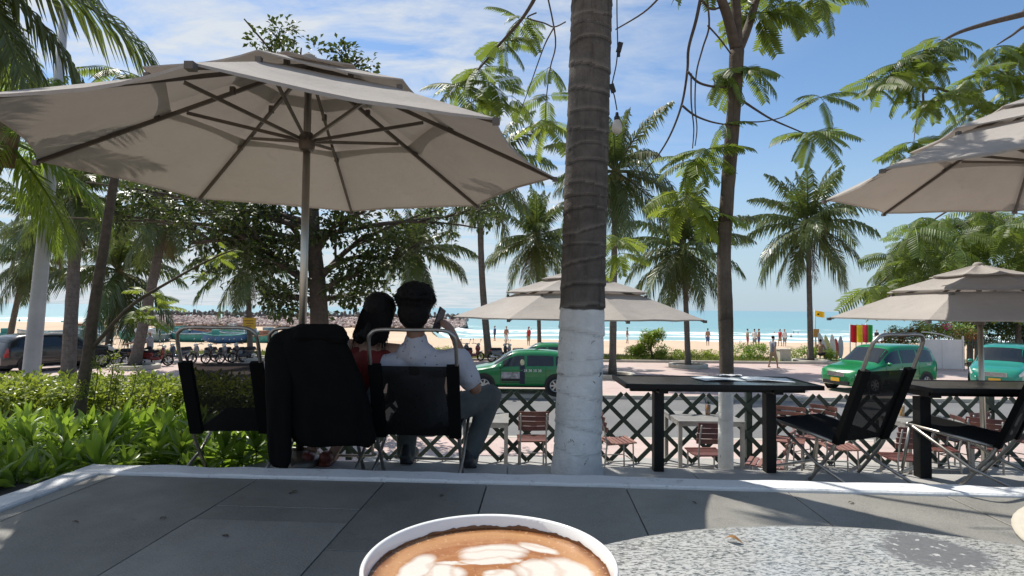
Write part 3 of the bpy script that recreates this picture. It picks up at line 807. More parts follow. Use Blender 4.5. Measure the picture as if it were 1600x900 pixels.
# ---- the planting in front at left: long-leaved shrubs, a clipped hedge, a young tree
def whorl_mesh(name, mat, n, L, W, seed):
    rr = random.Random(seed); m = MB()
    for i in range(n):
        az = i * 2.39996 + rr.uniform(-.3, .3); t = (i + .5) / n; el = rad(lerp(80, -12, t) + rr.uniform(-12, 12)); ln = L * rr.uniform(.75, 1.15) * (.55 + .55 * math.sin(math.pi * (.25 + .6 * t)))
        d = V((math.cos(az) * math.cos(el), math.sin(az) * math.cos(el), math.sin(el))); s_ = V((-math.sin(az), math.cos(az), 0)); n_ = s_.cross(d) * -1
        c0 = V((0, 0, -.05 * t)); pts = []
        K = 4
        for k in range(K + 1):
            u = k / K; w_ = W * (math.sin(math.pi * (u * .88 + .07)) ** .8) * (1 if k < K else 0)
            c_ = c0 + d * ln * u + V((0, 0, -.30 * u * u * ln * math.cos(el)))
            pts += [c_ - s_ * w_ / 2 + n_ * w_ * .22, c_, c_ + s_ * w_ / 2 + n_ * w_ * .22]
        fs = []
        for k in range(K):
            a = k * 3; fs += [(a, a + 1, a + 4, a + 3), (a + 1, a + 2, a + 5, a + 4)]
        m.add(pts, fs)
    m.tube([(0, 0, -.32), (0, 0, .03)], [.007, .004], 5)
    return m.mesh(name, mat, True)
WH = [whorl_mesh('leaf_whorl', SHR, 20, .21, .042, i) for i in range(4)]
rr = random.Random(55)
shr_labels = ('long-leaved green shrub in the planting bed left of the slate terrace')
def bed_top(px):   # highest row of the near shrubs at a column of the photo
    return interp([(0, 640), (60, 628), (150, 640), (200, 632), (260, 622), (330, 650), (420, 660)], px)
k = 0
for row, (dep, lo_, hi_, npl) in enumerate(((4.9, 610, 640, 9), (4.35, 640, 680, 9), (3.85, 665, 715, 8), (3.45, 690, 742, 4), (3.0, 705, 760, 3))):
    for i in range(npl):
        px_ = lerp(-40, 420, (i + .5 + rr.uniform(-.25, .25)) / npl) if row < 3 else lerp(-60, (170 if row == 3 else 60), (i + .5) / npl)
        topy = max(bed_top(px_), lo_) + rr.uniform(0, 22)
        pt = at(px_, topy, dep + rr.uniform(-.12, .12))
        soil = -1.0 if pt.y > 2.9 else -.75
        base = V((pt.x, pt.y, soil)); hgt = pt.z - soil
        if pt.x > -1.75 and pt.y < 3.9: continue
        S = thing('leafy_shrub', shr_labels, 'shrub', base, 0, 'long-leaved shrubs in the planting bed')
        ns = 17
        for j in range(ns):
            a = j * 2.39996; r_ = .36 * math.sqrt((j + .3) / ns); t = 1 - (r_ / .36) ** 2 * .35 - rr.uniform(0, .28) * (j % 3)
            q = V((r_ * math.cos(a) * 1.1, r_ * math.sin(a), max(.2, hgt * t - .10)))
            if (base + q).x > -2.55 and (base + q).y < 3.35: continue
            link('leaf_whorl', rr.choice(WH), S, q, (rr.uniform(-.35, .35) - r_ * math.sin(a) * .9, rr.uniform(-.35, .35) + r_ * math.cos(a) * .9, rr.uniform(0, 6.3)), rr.uniform(.8, 1.25))
        m = MB()
        for j in range(6):
            a = j * 1.05; m.tube([(0, 0, 0), (.12 * math.cos(a), .12 * math.sin(a), hgt * .4), (.24 * math.cos(a), .24 * math.sin(a), hgt * .75)], [.012, .009, .006], 5)
        m.build('stem', TWIG, S, True)
CL_H = [clump_mesh('leaf_clump', HED, 70, .17, .06, .036, 30 + i, .8) for i in range(4)]
hb = V((-4.6, 6.0, -1.0))
H1 = thing('hedge', 'clipped bright green hedge behind the long-leaved shrubs', 'hedge', hb)
rr = random.Random(66)
for i in range(290):
    px_ = rr.uniform(-30, 430); dep = rr.uniform(5.55, 6.7)
    ytop = lerp(612, 602, (dep - 5.4)) + 7 * noise.noise(V((px_ * .03, 0, 0)))
    d_ = rr.random() ** 1.8
    q = at(px_, ytop, dep); q.z -= d_ * .42
    link('leaf_clump', rr.choice(CL_H), H1, q - hb, (rr.uniform(-.4, .4), rr.uniform(-.4, .4), rr.uniform(0, 6.3)), rr.uniform(.8, 1.25))
m = MB()
for i in range(36):
    px_ = rr.uniform(-30, 430); q = at(px_, 640, rr.uniform(5.7, 6.5)); m.tube([(q.x, q.y, -1.0), (q.x + rr.uniform(-.1, .1), q.y, q.z + .1)], [.012, .006], 5)
m.build('stems', TWIG, H1, False, hb)
yb = V((at(124, 640, 5.3).x, 5.3, -1.0))
T5 = thing('young_tree', 'thin leaning dark trunk with one side branch rising from the hedge', 'tree', yb)
tw = [yb, at(124, 645, 5.3), at(137, 560, 5.3), at(147, 480, 5.3), at(160, 400, 5.3), at(172, 320, 5.3), at(184, 250, 5.3), at(196, 170, 5.4)]
sp = spline(tw, 4); MB().tube(sp, [lerp(.056, .03, i / (len(sp) - 1)) for i in range(len(sp))], 10).build('trunk', TWIG, T5, True, yb)
limb(T5, yb, [(143, 545), (165, 520), (185, 497), (215, 470), (260, 443), (310, 415), (345, 398), (372, 388)], .022, .006, 5.3, 5.3)
for (px_, py_, n, sz) in ((228, 458, 4, .19), (240, 480, 4, .2), (215, 484, 4, .2), (252, 462, 3, .17), (205, 500, 4, .2), (232, 495, 3, .2), (340, 402, 5, .16), (352, 392, 4, .15), (318, 430, 3, .13), (300, 432, 2, .13)):
    spray(T5, yb, at(px_, py_, 5.3 + .1 * (n % 2)), n, sz, px_, FML, (-25, 30))
for (px_, py_, n, sz, mt) in ((205, 150, 7, .4, FM), (190, 110, 6, .4, FM)):
    spray(T5, yb, at(px_, py_, 5.5), n, sz, px_, mt)
rr = random.Random(5)
for i in range(7):
    px_ = (150, 172, 178, 205, 232, 120, 185)[i]; y0 = 612; y1 = (560, 552, 572, 575, 590, 600, 590)[i]
    a, c_ = at(px_ - 6, y0 + 30, 5.2), at(px_ + rr.uniform(-5, 10), y1, 5.2)
    S = thing('weed_shoot', 'thin leafy shoot poking out above the clipped hedge', 'plant', a, 0, 'leafy shoots above the hedge')
    MB().tube([(0, 0, 0), (c_ - a) * .6 + V((.01, 0, 0)), c_ - a], [.005, .004, .002], 5).build('stem', TWIG, S)
    for t in (.55, .75, .95): link('leaf_clump', CL_H[i % 4], S, (c_ - a) * t, (0, 0, i + t), .38)

# ================================================================== umbrellas
b = NB('canopy_cloth')
c = b.mix(b.ramp(b.noise(1.6, 6, .65), .3, .7), (.36, .332, .306), (.44, .408, .376))
c = b.mix(b.ramp(b.noise(4, 6, .75, dist=.5), .58, .78, 0, .5), c, (.26, .23, .205))
wv = b.math('ADD', b.noise(3, 4, .6), b.math('MULTIPLY', b.noise(260, 2), .12))
CANV = b.done(c, .9, spec=.15, normal=b.bump(wv, .6, .035), transl=.12, tcol=(.46, .39, .335))
STEEL = simple('brushed_steel', (.42, .40, .36), .33, 1.0, var=.1)
STEELD = simple('dull_steel', (.20, .18, .155), .45, .8, var=.15)
RIBM = simple('rib_metal', (.13, .11, .095), .5, .5, var=.15)
def umbrella(label, c, foot_z, R_, rise, phase, pole_r=.026, seed=0, runner=.24, tilt=(0, 0), sag=.0):
    """c = centre of the rim plane; foot_z = where the pole stands"""
    rr = random.Random(seed)
    root = thing('garden_umbrella', label, 'umbrella', (c[0], c[1], foot_z))
    H = c[2] - foot_z; sl = rise / R_
    def P(r_, a, lift=0.0): return V((r_ * math.cos(a) + tilt[0] * (H + rise - sl * r_), r_ * math.sin(a) + tilt[1] * (H + rise - sl * r_), H + rise - sl * r_ + lift))
    ca = math.cos(math.pi / 8)
    def tier(name, r0, r1, l0, l1, nu=7, nv=6, bow=.035, flap=0.0):
        for k in range(8):
            a0, a1 = phase + k * math.pi / 4, phase + (k + 1) * math.pi / 4
            sd_ = rr.uniform(0, 50)
            def fn(u, v):
                r_ = lerp(r0, r1, u); lf = lerp(l0, l1, u)
                q = P(r_, a0, lf).lerp(P(r_, a1, lf), v)
                e = 4 * v * (1 - v)
                cen = V((tilt[0] * H, tilt[1] * H, q.z))
                q = q + (cen - q) * (bow * e * u ** 2)
                q.z += -.035 * e * math.sin(math.pi * min(1, u * 1.05)) * (R_ / 1.6) + .012 * noise.noise(V((q.x * 3 + sd_, q.y * 3, 0))) * e
                return q
            m = MB().grid(fn, nu, nv); pl = m.build(name, CANV, root, True)
            # hem strip
            if flap:
                m = MB().grid(lambda u, v: fn(1, v) + V((0, 0, -flap * u * (.6 + .4 * 4 * v * (1 - v)))), 1, nv); m.build('hem', CANV, pl, True)
    tier('canopy_panel', .52 * R_, R_, .02, 0, bow=.045, flap=.018)
    tier('upper_panel', .22 * R_, .585 * R_, .06, .08, nu=5, bow=.05, flap=.012)
    tier('top_panel', .012 * R_, .30 * R_, .07, .095, nu=4, bow=.05, flap=.012)
    MB().tube([(tilt[0] * 0, 0, 0), (tilt[0] * (H + rise), tilt[1] * (H + rise), H + rise + .05)], [pole_r, pole_r * .95], 16).build('pole', STEEL, root, True)
    rz_ = H + rise - runner - .18 * R_
    top = V((tilt[0] * (H + rise), tilt[1] * (H + rise), H + rise - .015)); run = V((tilt[0] * rz_, tilt[1] * rz_, rz_))
    hb_ = MB().tube([run + V((0, 0, -.075)), run + V((0, 0, -.06)), run + V((0, 0, .0)), run + V((0, 0, .03)), run + V((0, 0, .05))], [.042, .05, .058, .05, .036], 14).build('runner', RIBM, root, True)
    MB().tube([top + V((0, 0, -.06)), top + V((0, 0, .0))], [.055, .055], 14).build('top_hub', RIBM, root, True)
    MB().lathe([(.0, .105), (.03, .10), (.05, .08), (.05, .06)], 12, top).build('finial', CANV, root, True)
    for k in range(8):
        a = phase + k * math.pi / 4
        e = P(R_ * 1.005, a, -.016)
        rb_ = MB().beam(top + V((math.cos(a), math.sin(a), 0)) * .05, e, .016, .026).build('rib', RIBM, root)
        MB().box(e, (.035, .035, .03)).build('rib_cap', RIBM, rb_)
        at_ = P(.46 * R_, a, -.03)
        MB().beam(run + V((math.cos(a), math.sin(a), 0)) * .05, at_, .013, .022).build('strut', STEELD if k % 2 else RIBM, rb_)
        for rr_ in (.57, .29):
            MB().box(P(rr_ * R_, a, .015), (.03, .03, .05)).build('spacer', RIBM, rb_)
    # foot
    MB().lathe([(.0, .06), (.05, .06), (.06, .10), (.12, .05), (.14, .03), (.14, 0)], 20).build('foot', STEELD, root, True)
    return root
# rim corners of the big umbrella measured in the photograph give its centre and radius
u1 = V((-1.405, 3.88, CAM_Z + .935))
umbrella('large taupe tiered parasol over the seated couple', u1, Z_STEP + .012, 1.70, .70, rad(-84.5), seed=1, runner=.20)
umbrella('tiered beige parasol half hidden behind the thick painted trunk', (at(902, 495, 6.95).x, 6.95, CAM_Z - .10), Z_LOW, 1.5, .52, rad(-78), seed=2)
umbrella('tiered beige parasol with steel pole in front of the white gate', (5.02, 6.15, CAM_Z - .06), Z_LOW, 1.5, .52, rad(-98), seed=3, tilt=(-.012, 0))
umbrella('taupe tiered parasol cut off by the upper right edge', (4.45, 4.72, CAM_Z + 1.1), Z_LOW, 1.65, .70, rad(-123), seed=4)

# ================================================================== furniture
CHROME = simple('worn_chrome', (.36, .34, .31), .42, 1.0, var=.2, vs=12)
b = NB('mesh_fabric')
c = b.mix(b.ramp(b.noise(5, 4), .3, .7), (.005, .005, .005), (.009, .009, .009))
gz = b.sepxyz()
wvx = b.math('ADD', b.math('SINE', b.math('MULTIPLY', gz['X'], 1500)), b.math('SINE', b.math('MULTIPLY', gz['Z'], 1500)))
MESHF = b.done(c, .8, spec=.15, alpha=.93)
BLKF = simple('black_binding', (.005, .005, .005), .95, spec=.12, var=.2)
def sling_chair(label, loc, rz, wd=.455, recl=.30, ln=None):
    """low folding chair: tube back frame, sling seat and back, crossed legs.  +Y is the way the sitter looks"""
    root = thing('folding_chair', label, 'chair', loc, rz, 'low black folding chairs')
    h = wd / 2; r_ = .0115
    B0 = V((0, -.02, .275)); B1 = V((0, -.02 - recl * .83, .275 + .65)); 
    def pb(t, x): q = B0.lerp(B1, t); return V((x, q.y, q.z))
    # back frame: feet at the front, rising through the seat hinge to a round-cornered top loop
    pts = [V((-h, .16, .012)), V((-h, .05, .16)), pb(0, -h), pb(.5, -h), pb(.88, -h), pb(.965, -h + .02), pb(1, -h + .075), pb(1, 0), pb(1, h - .075), pb(.965, h - .02), pb(.88, h), pb(.5, h), pb(0, h), V((h, .05, .16)), V((h, .16, .012))]
    MB().tube(spline(pts, 4), r_, 8).build('back_frame', CHROME, root, True)
    # seat rails and rear leg loop
    S0, S1 = V((0, -.03, .270)), V((0, .43, .335))
    for s_ in (-1, 1):
        MB().tube([V((s_ * (h - .012), S0.y, S0.z)), V((s_ * (h - .012), S1.y, S1.z))], r_, 8).build('seat_rail', CHROME, root, True)
        MB().tube([V((s_ * (h + .012), S1.y - .03, S1.z - .005)), V((s_ * (h + .012), .10, .13)), V((s_ * (h + .012), -.22, .012))], r_ * .9, 8).build('leg', CHROME, root, True)
        MB().tube([V((s_ * (h - .02), S1.y - .01, S1.z)), V((s_ * (h - .02), .47, .03))], r_ * .9, 8).build('leg', CHROME, root, True)
        MB().lathe([(0, .016), (.013, .016), (.013, -.016), (0, -.016)], 8, (s_ * (h + .003), .09, .12), Matrix.Rotation(rad(90), 3, 'Y')).build('pivot', STEELD, root)
    MB().tube(spline([V((-h + .02, .47, .035)), V((-h + .03, .475, .014)), V((h - .03, .475, .014)), V((h - .02, .47, .035))], 5), r_ * .9, 8).build('floor_bar', CHROME, root, True)
    MB().tube([V((-h - .012, -.22, .012)), V((h + .012, -.22, .012))], r_ * .9, 8).build('floor_bar', CHROME, root, True)
    MB().tube([V((-h, S1.y, S1.z)), V((h, S1.y, S1.z))], r_, 8).build('seat_bar', CHROME, root, True)
    ins = .052
    def bk(u, v):
        t = lerp(.012, .675, u); q = pb(t, 0); e = 4 * v * (1 - v)
        return V((lerp(-h + ins, h - ins, v), q.y - .010 * e - .002, q.z))
    MB().grid(bk, 8, 6).build('back_sling', MESHF, root, True)
    for s_ in (-1, 1):
        m = MB()
        for t0, t1 in ((-.005, .685),):
            a, c_ = pb(t0, 0), pb(t1, 0); cx = s_ * (h - ins / 2 + .004); hw = ins / 2 + .010
            nrm = V((0, -(B1 - B0).z, (B1 - B0).y)).normalized() * .016
            m.add([a + V((cx - hw, 0, 0)) + nrm, a + V((cx + hw, 0, 0)) + nrm, c_ + V((cx + hw, 0, 0)) + nrm, c_ + V((cx - hw, 0, 0)) + nrm,
                   a + V((cx - hw, 0, 0)) - nrm, a + V((cx + hw, 0, 0)) - nrm, c_ + V((cx + hw, 0, 0)) - nrm, c_ + V((cx - hw, 0, 0)) - nrm],
                  [(0, 1, 2, 3), (7, 6, 5, 4), (0, 4, 5, 1), (1, 5, 6, 2), (2, 6, 7, 3), (3, 7, 4, 0)])
        m.build('sling_binding', BLKF, root)
    def st(u, v):
        q = S0.lerp(S1, u); e = 4 * v * (1 - v) * (4 * u * (1 - u)) ** .5
        return V((lerp(-h + .008, h - .008, v), q.y, q.z + .012 - .03 * e))
    MB().grid(st, 8, 6).build('seat_sling', BLKF, root, True)
    return root
def stand(px, py, z): return onz(px, py, z)
YS = 3.52
sling_chair('empty black folding chair at the left end, against the green shrubs', (at(353, 700, 3.52).x, 3.60, Z_STEP + .012), rad(3))
sling_chair('black folding chair under the draped black jacket', (at(492, 700, 3.5).x, 3.60, Z_STEP + .012), rad(-1))
sling_chair('black folding chair holding the man with the phone', (at(648, 700, 3.4).x, 3.54, Z_STEP + .012), rad(-2), wd=.50)
sling_chair('empty black folding chair turned between the two black tables', (at(1345, 700, 3.50).x + .02, 3.56, Z_STEP + .012), rad(24))
sling_chair('black folding chair at the right edge, back cut off', (at(1592, 700, 3.36).x + .06, 3.54, Z_STEP + .012), rad(38))

BLKW = simple('black_painted_wood', (.007, .007, .007), .5, 0, .25, var=.3, bump=.2, bs=25)
GLASST = simple('dark_table_top', (.030, .032, .034), .16, var=.3, vs=3)
def black_table(label, x0, x1, y0, y1, ztop, legs, lw=.064):
    base = V(((x0 + x1) / 2, (y0 + y1) / 2, Z_STEP + .012)); root = thing('low_table', label, 'table', base)
    hx, hy = (x1 - x0) / 2, (y1 - y0) / 2; zt = ztop - base.z
    MB().box((0, 0, zt - .010), (2 * hx, 2 * hy, .018)).build('table_top', GLASST, root)
    fr = .05
    for nm_, c_, d_ in (('edge_strip', (0, -hy + .004, zt - .012), (2 * hx + .012, .02, .028)), ('edge_strip', (0, hy - .004, zt - .012), (2 * hx + .012, .02, .028)),
                        ('edge_strip', (-hx + .002, 0, zt - .012), (.018, 2 * hy - .024, .027)), ('edge_strip', (hx - .002, 0, zt - .012), (.018, 2 * hy - .024, .027))):
        MB().box(c_, d_).build(nm_, BLKW, root)
    MB().box((0, -.10, zt - .042), (2 * hx - .10, .04, .036)).build('rail', BLKW, root)
    MB().box((0, .10, zt - .042), (2 * hx - .10, .04, .036)).build('rail', BLKW, root)
    for lx in legs:
        MB().box((lx - base.x, 0, (zt - .08) / 2), (lw, lw, zt - .08)).build('leg', BLKW, root)
        MB().box((lx - base.x, 0, zt - .055), (lw * .9, hy * 1.2, .03)).build('cross_rail', BLKW, root)
    return root
black_table('long low black table behind the thin tree, sheets of paper on top', .715, 1.93, 3.58, 4.06, CAM_Z - .46, (at(1028, 700, 3.82).x, at(1202, 700, 3.82).x))
black_table('low black table running out of the right edge', at(1418, 600, 3.74).x, 4.5, 3.52, 3.96, CAM_Z - .46, (at(1441, 700, 3.74).x, at(1700, 700, 3.74).x), .070)
PAPER = simple('printed_paper', (.62, .66, .68), .5, var=.25, vs=60)
for (px_, py_, ry, sx, sy, lab) in ((1122, 592, .2, .30, .20, 'shiny printed sheet lying on the black table'), (1198, 593, -.15, .30, .21, 'second printed sheet, nearer the table\'s right end')):
    q = onz(px_, py_, CAM_Z - .458)
    o = MB().grid(lambda u, v: ((u - .5) * sx, (v - .5) * sy, .003 + .004 * math.sin(u * 5)), 8, 2).build('menu_sheet', PAPER, None, True); o.location = q; o.rotation_euler = (0, 0, ry); tag(o, lab, 'paper')
q = onz(1140, 589, CAM_Z - .458)
t_ = thing('folded_cloth', 'small white crumpled napkin on the black table', 'napkin', q)
MB().grid(lambda u, v: ((u - .5) * .16, (v - .5) * .05, .006 + .012 * abs(math.sin(u * 6 + v * 4))), 12, 5).build('cloth', CURBW, t_, True)

# red slatted chairs, grey tables and the green lattice on the lower terrace
REDW = simple('red_brown_slats', (.13, .046, .035), .5, var=.3, vs=9, rnd=.2)
REDP = simple('faded_red_slats', (.24, .115, .092), .6, var=.2, vs=9, rnd=.15)
GREYM = simple('grey_painted_metal', (.30, .29, .27), .5, .2, var=.15)
def slat_chair(label, loc, rz, wood=REDW, wd=.42):
    root = thing('slatted_chair', label, 'chair', loc, rz, 'red slatted chairs on the lower terrace'); h = wd / 2
    for s_ in (-1, 1):
        MB().tube([(s_ * (h - .03), .20, .0), (s_ * (h - .03), .19, .44), (s_ * (h - .03), -.19, .43)], .012, 6).build('leg', GREYM, root, True)
        MB().tube([(s_ * (h - .03), -.24, .0), (s_ * (h - .03), -.19, .43), (s_ * (h - .03), -.23, .66), (s_ * (h - .03), -.30, .86)], .012, 6).build('leg', GREYM, root, True)
        MB().tube([(s_ * (h - .03), -.21, .2), (s_ * (h - .03), .195, .2)], .008, 6).build('stretcher', GREYM, root, True)
    MB().tube([(-h + .03, .195, .2), (h - .03, .195, .2)], .008, 6).build('stretcher', GREYM, root, True)
    for k in range(7):
        y = lerp(-.17, .21, k / 6); MB().box((0, y, .452 - .012 * math.sin(math.pi * k / 6)), (wd, .048, .018)).build('seat_slat', wood, root)
    for k in range(4):
        z = lerp(.64, .855, k / 3); yy = interp([(.43, -.19), (.66, -.23), (.86, -.30)], z) + .012
        m = MB(); m.grid(lambda u, v: ((u - .5) * wd, yy - .028 * 4 * (u - .5) ** 2 * -1 - .02 + (.012 * (v)), z + (v - .5) * .058), 8, 1)
        n0 = len(m.v); m.v += [(x, y + .016, zz) for x, y, zz in m.v]; fs = list(m.f); m.f += [tuple(i + n0 for i in reversed(q)) for q in fs]
        m.f += [(i * 2, (i + 1) * 2, (i + 1) * 2 + n0, i * 2 + n0) for i in range(8)] + [(i * 2 + 1, i * 2 + 1 + n0, (i + 1) * 2 + 1 + n0, (i + 1) * 2 + 1) for i in range(8)] + [(0, n0, n0 + 1, 1), (16, 17, n0 + 17, n0 + 16)]
        m.build('back_slat', wood, root)
    return root
def lowp(px, py, z): return onz(px, py, z)
def chair_px(label, px, top_py, rz, wood=REDW, wd=.42):
    p = onz(px, top_py, Z_LOW + .88)
    return slat_chair(label, (p.x, p.y, Z_LOW), rz, wood, wd)
chair_px('red slatted chair showing its back, left of the thick painted trunk', 832, 638, rad(2))
chair_px('weathered slatted chair seen from the side, right of the painted trunk', 962, 640, rad(-80), REDP)
chair_px('dark red slatted chair with its back to us, behind the thin white tree foot', 1104, 655, rad(3))
chair_px('faded pink slatted chair facing away right of the thin tree', 1200, 668, rad(60), REDP)
chair_px('faded red slatted chair leaning against the table behind the folding chair', 1232, 640, rad(150), REDP)
chair_px('pink slatted chair beyond the empty folding chair', 1270, 636, rad(120), REDP)
chair_px('dark red slatted chair standing behind the black table leg', 1412, 662, rad(-5))
chair_px('red slatted chair under the steel umbrella pole, back to us', 1500, 640, rad(20))
chair_px('red slatted chair folded forward beside the steel umbrella pole', 1540, 650, rad(-40))
chair_px('red slatted chair by the dark green fence post', 1592, 640, rad(30))
chair_px('dark red slatted chair beside the grey table under the right umbrella', 1462, 650, rad(75))
chair_px('slatted chair between the black table leg and the folding chair seat', 1308, 648, rad(-100), REDP)
def grey_table(label, px, py, wx=.72, wy=.72, rz=0.0):
    p = onz(px, py, Z_LOW + .74); root = thing('slatted_table', label, 'table', (p.x, p.y, Z_LOW), rz)
    n = 9
    for k in range(n):
        MB().box((0, lerp(-wy / 2 + .04, wy / 2 - .04, k / (n - 1)), .728), (wx - .006, wy / n - .008, .022)).build('top_slat', GREYM, root)
    for sx in (-1, 1):
        for sy in (-1, 1):
            MB().box((sx * (wx / 2 - .035), sy * (wy / 2 - .035), .355), (.05, .05, .71)).build('leg', GREYM, root)
        MB().box((sx * (wx / 2 - .02), 0, .69), (.03, wy - .12, .05)).build('apron', GREYM, root)
    for sy in (-1, 1): MB().box((0, sy * (wy / 2 - .02), .69), (wx - .12, .03, .05)).build('apron', GREYM, root)
    return root
grey_table('grey slatted table behind the thin white tree foot, holding an iced drink', 1098, 650, .95, .8)
grey_table('grey slatted table under the beige umbrella at right', 1440, 654, .95, .8)
grey_table('pale grey table beside the man\'s knee', 765, 652, .55, .75)
DRINK = simple('iced_tea', (.30, .12, .015), .15, var=.3, coat=.6)
AMBER = simple('amber_juice', (.55, .30, .06), .2, var=.2, coat=.5)
STRAW = simple('dark_straw', (.02, .03, .02), .4)
MINT = simple('mint_leaf', (.05, .10, .02), .5, var=.3)
def drink(label, px, py, mat, straw):
    p = onz(px, py, Z_LOW + .741); root = thing('drink_glass', label, 'drink', p)
    MB().lathe([(0, .002), (.034, .002), (.036, .02), (.040, .15), (0, .15)], 16).build('drink', mat, root, True)
    MB().lathe([(.0405, .0), (.0415, .17), (.0395, .17), (.0390, .152)], 16).build('glass', simple_glass(), root, True)
    if straw:
        MB().tube([(0, 0, .05), (-.045, 0, .24), (-.07, 0, .25)], .006, 6).build('straw', STRAW, root)
        m = MB()
        rr = random.Random(1)
        for k in range(9): leaf_face(m, V((.01, 0, .15)), V((rr.uniform(-1, 1), rr.uniform(-1, 1), .8)), V((0, 0, 1)), .06, .03)
        m.build('mint', MINT, root)
_g = []
def simple_glass():
    if not _g:
        b = NB('clear_glass'); g = b.n('ShaderNodeBsdfGlossy'); g.inputs['Roughness'].default_value = .05; t = b.n('ShaderNodeBsdfTransparent'); mx = b.n('ShaderNodeMixShader'); mx.inputs[0].default_value = .12
        b.t.links.new(t.outputs[0], mx.inputs[1]); b.t.links.new(g.outputs[0], mx.inputs[2]); b.t.links.new(mx.outputs[0], b.out.inputs[0]); _g.append(b.m)
    return _g[0]
drink('brown iced drink with straw and mint on the grey table', 1106, 648, DRINK, True)
drink('amber drink on the grey table at right', 1409, 650, AMBER, False)

GREENS = simple('dark_green_lattice', (.018, .035, .024), .5, var=.3)
FY = 8.75
LF = thing('lattice_fence', 'dark green diamond lattice fence along the lower terrace', 'fence', (2.0, FY, Z_LOW))
sp_ = .415; hgt = 1.02; x0, x1 = -2.9, 9.6
for s_ in (-1, 1):
    xx = x0 - 1.0
    while xx < x1 + 1.0:
        a, c_ = V((xx, 0, .02)), V((xx + s_ * hgt, 0, .02 + hgt))
        # clip to the fence ends
        MB().beam(a - V((2.0, 0, 0)) + V((0, s_ * .012, 0)), c_ - V((2.0, 0, 0)) + V((0, s_ * .012, 0)), .018, .062, (0, 0, 1)).build('slat', GREENS, LF)
        xx += sp_
for px_ in (545, 1552, 1172):
    xp = at(px_, 650, FY).x
    MB().box((xp - 2.0, .06, .55), (.09, .07, 1.12)).build('post', GREENS, LF)

# ================================================================== the stone table, cup and small things on it
TBZ = CAM_Z - .165
b = NB('granite_top')
obj = b.tc.outputs['Object']
ob2 = b.mapping(obj, rot=(0, 0, rad(28)), scale=(1, 2.6, 1))
dst = b.n('ShaderNodeTexNoise'); dst.inputs['Scale'].default_value = 60; b.t.links.new(obj, dst.inputs['Vector'])
vm = b.n('ShaderNodeVectorMath'); vm.operation = 'SCALE'; b.t.links.new(dst.outputs['Color'], vm.inputs[0]); vm.inputs['Scale'].default_value = .012
va = b.n('ShaderNodeVectorMath'); b.t.links.new(ob2, va.inputs[0]); b.t.links.new(vm.outputs[0], va.inputs[1])
ch = b.noise(230, 3, .6, vec=va.outputs[0]); ch2 = b.noise(300, 2, .5, vec=b.mapping(obj, rot=(0, 0, rad(-25)), scale=(1, 2.2, 1)))
c = b.mix(b.ramp(b.noise(8, 5, .6), .3, .7), (.38, .38, .365), (.50, .50, .48))
c = b.mix(b.ramp(b.noise(30, 4, .6), .5, .7, 0, .4), c, (.44, .42, .36))
c = b.mix(b.ramp(ch, .50, .58, 0, .85), c, (.17, .17, .16))
c = b.mix(b.ramp(ch2, .55, .61, 0, .9), c, (.08, .085, .085))
pc = onz(1460, 862, TBZ); tc_ = V((.225, .13, 0))
xyz = b.sepxyz()
ex = b.math('POWER', b.math('DIVIDE', b.math('SUBTRACT', xyz['X'], pc.x - tc_.x), .032), 2); ey = b.math('POWER', b.math('DIVIDE', b.math('SUBTRACT', xyz['Y'], pc.y - tc_.y), .030), 2)
el = b.math('ADD', b.math('ADD', ex, ey), b.math('MULTIPLY', b.math('SUBTRACT', b.noise(34, 5, .75), .5), 2.4))
patch = b.ramp(el, .75, 1.15, 1, 0)
pcol = b.mix(b.ramp(b.noise(150, 3, .6), .6, .68), (.11, .11, .11), (.45, .44, .42))
c = b.mix(b.math('MULTIPLY', patch, .93), c, pcol)
GRAN = b.done(c, b.ramp(patch, 0, 1, .22, .6), spec=.5, normal=b.bump(b.noise(140, 3), .06, .002))
TB = thing('stone_table', 'round speckled granite table top in front, coffee cup on it', 'table', (tc_.x, tc_.y, 0))
MB().lathe([(0, TBZ - .03), (.318, TBZ - .03), (.328, TBZ - .024), (.330, TBZ - .008), (.326, TBZ - .002), (.318, TBZ), (0, TBZ)], 96).build('table_top', GRAN, TB, True)
MB().lathe([(.04, .02), (.04, TBZ - .03)], 20).build('pedestal', BLKW, TB, True)
MB().lathe([(.0, .03), (.2, .02), (.22, .0)], 32).build('foot', BLKW, TB, True)
tpt = TB.children[0]
for poly in tpt.data.polygons:
    if abs(poly.normal.z) > .99: poly.use_smooth = False

b = NB('white_glaze'); PORC = b.done(b.mix(b.noise(20), (.80, .80, .77), (.86, .86, .83)), .12, coat=.4)
cup_r = .0500; RIMZ = CAM_Z - .0985; cc_ = V((-.0075, .2300, TBZ)); HC = RIMZ - TBZ
CUP = thing('coffee_cup', 'white latte cup with foam heart pattern at the table\'s edge', 'cup', cc_)
out = [(.0, .0), (.026, .0), (.028, .004), (.036, .014), (.044, .03), (.0485, .048), (.0498, HC - .002), (.0497, HC - .0004), (.0489, HC + .0003), (.0480, HC - .0006), (.0472, HC - .006), (.0445, HC - .02), (.036, .016), (0, .012)]
MB().lathe(out, 96).build('bowl', PORC, CUP, True)
cz = HC - .0068
b = NB('latte_foam')
xyz = b.sepxyz()
wb = b.n('ShaderNodeTexNoise'); wb.inputs['Scale'].default_value = 55; wb.inputs['Detail'].default_value = 4; b.t.links.new(b.tc.outputs['Object'], wb.inputs['Vector'])
wx = b.math('ADD', xyz['X'], b.math('MULTIPLY', b.math('SUBTRACT', wb.outputs['Fac'], .5), .0075)); wy = b.math('ADD', xyz['Y'], b.math('MULTIPLY', b.math('SUBTRACT', b.noise(48, 4), .5), .0075))
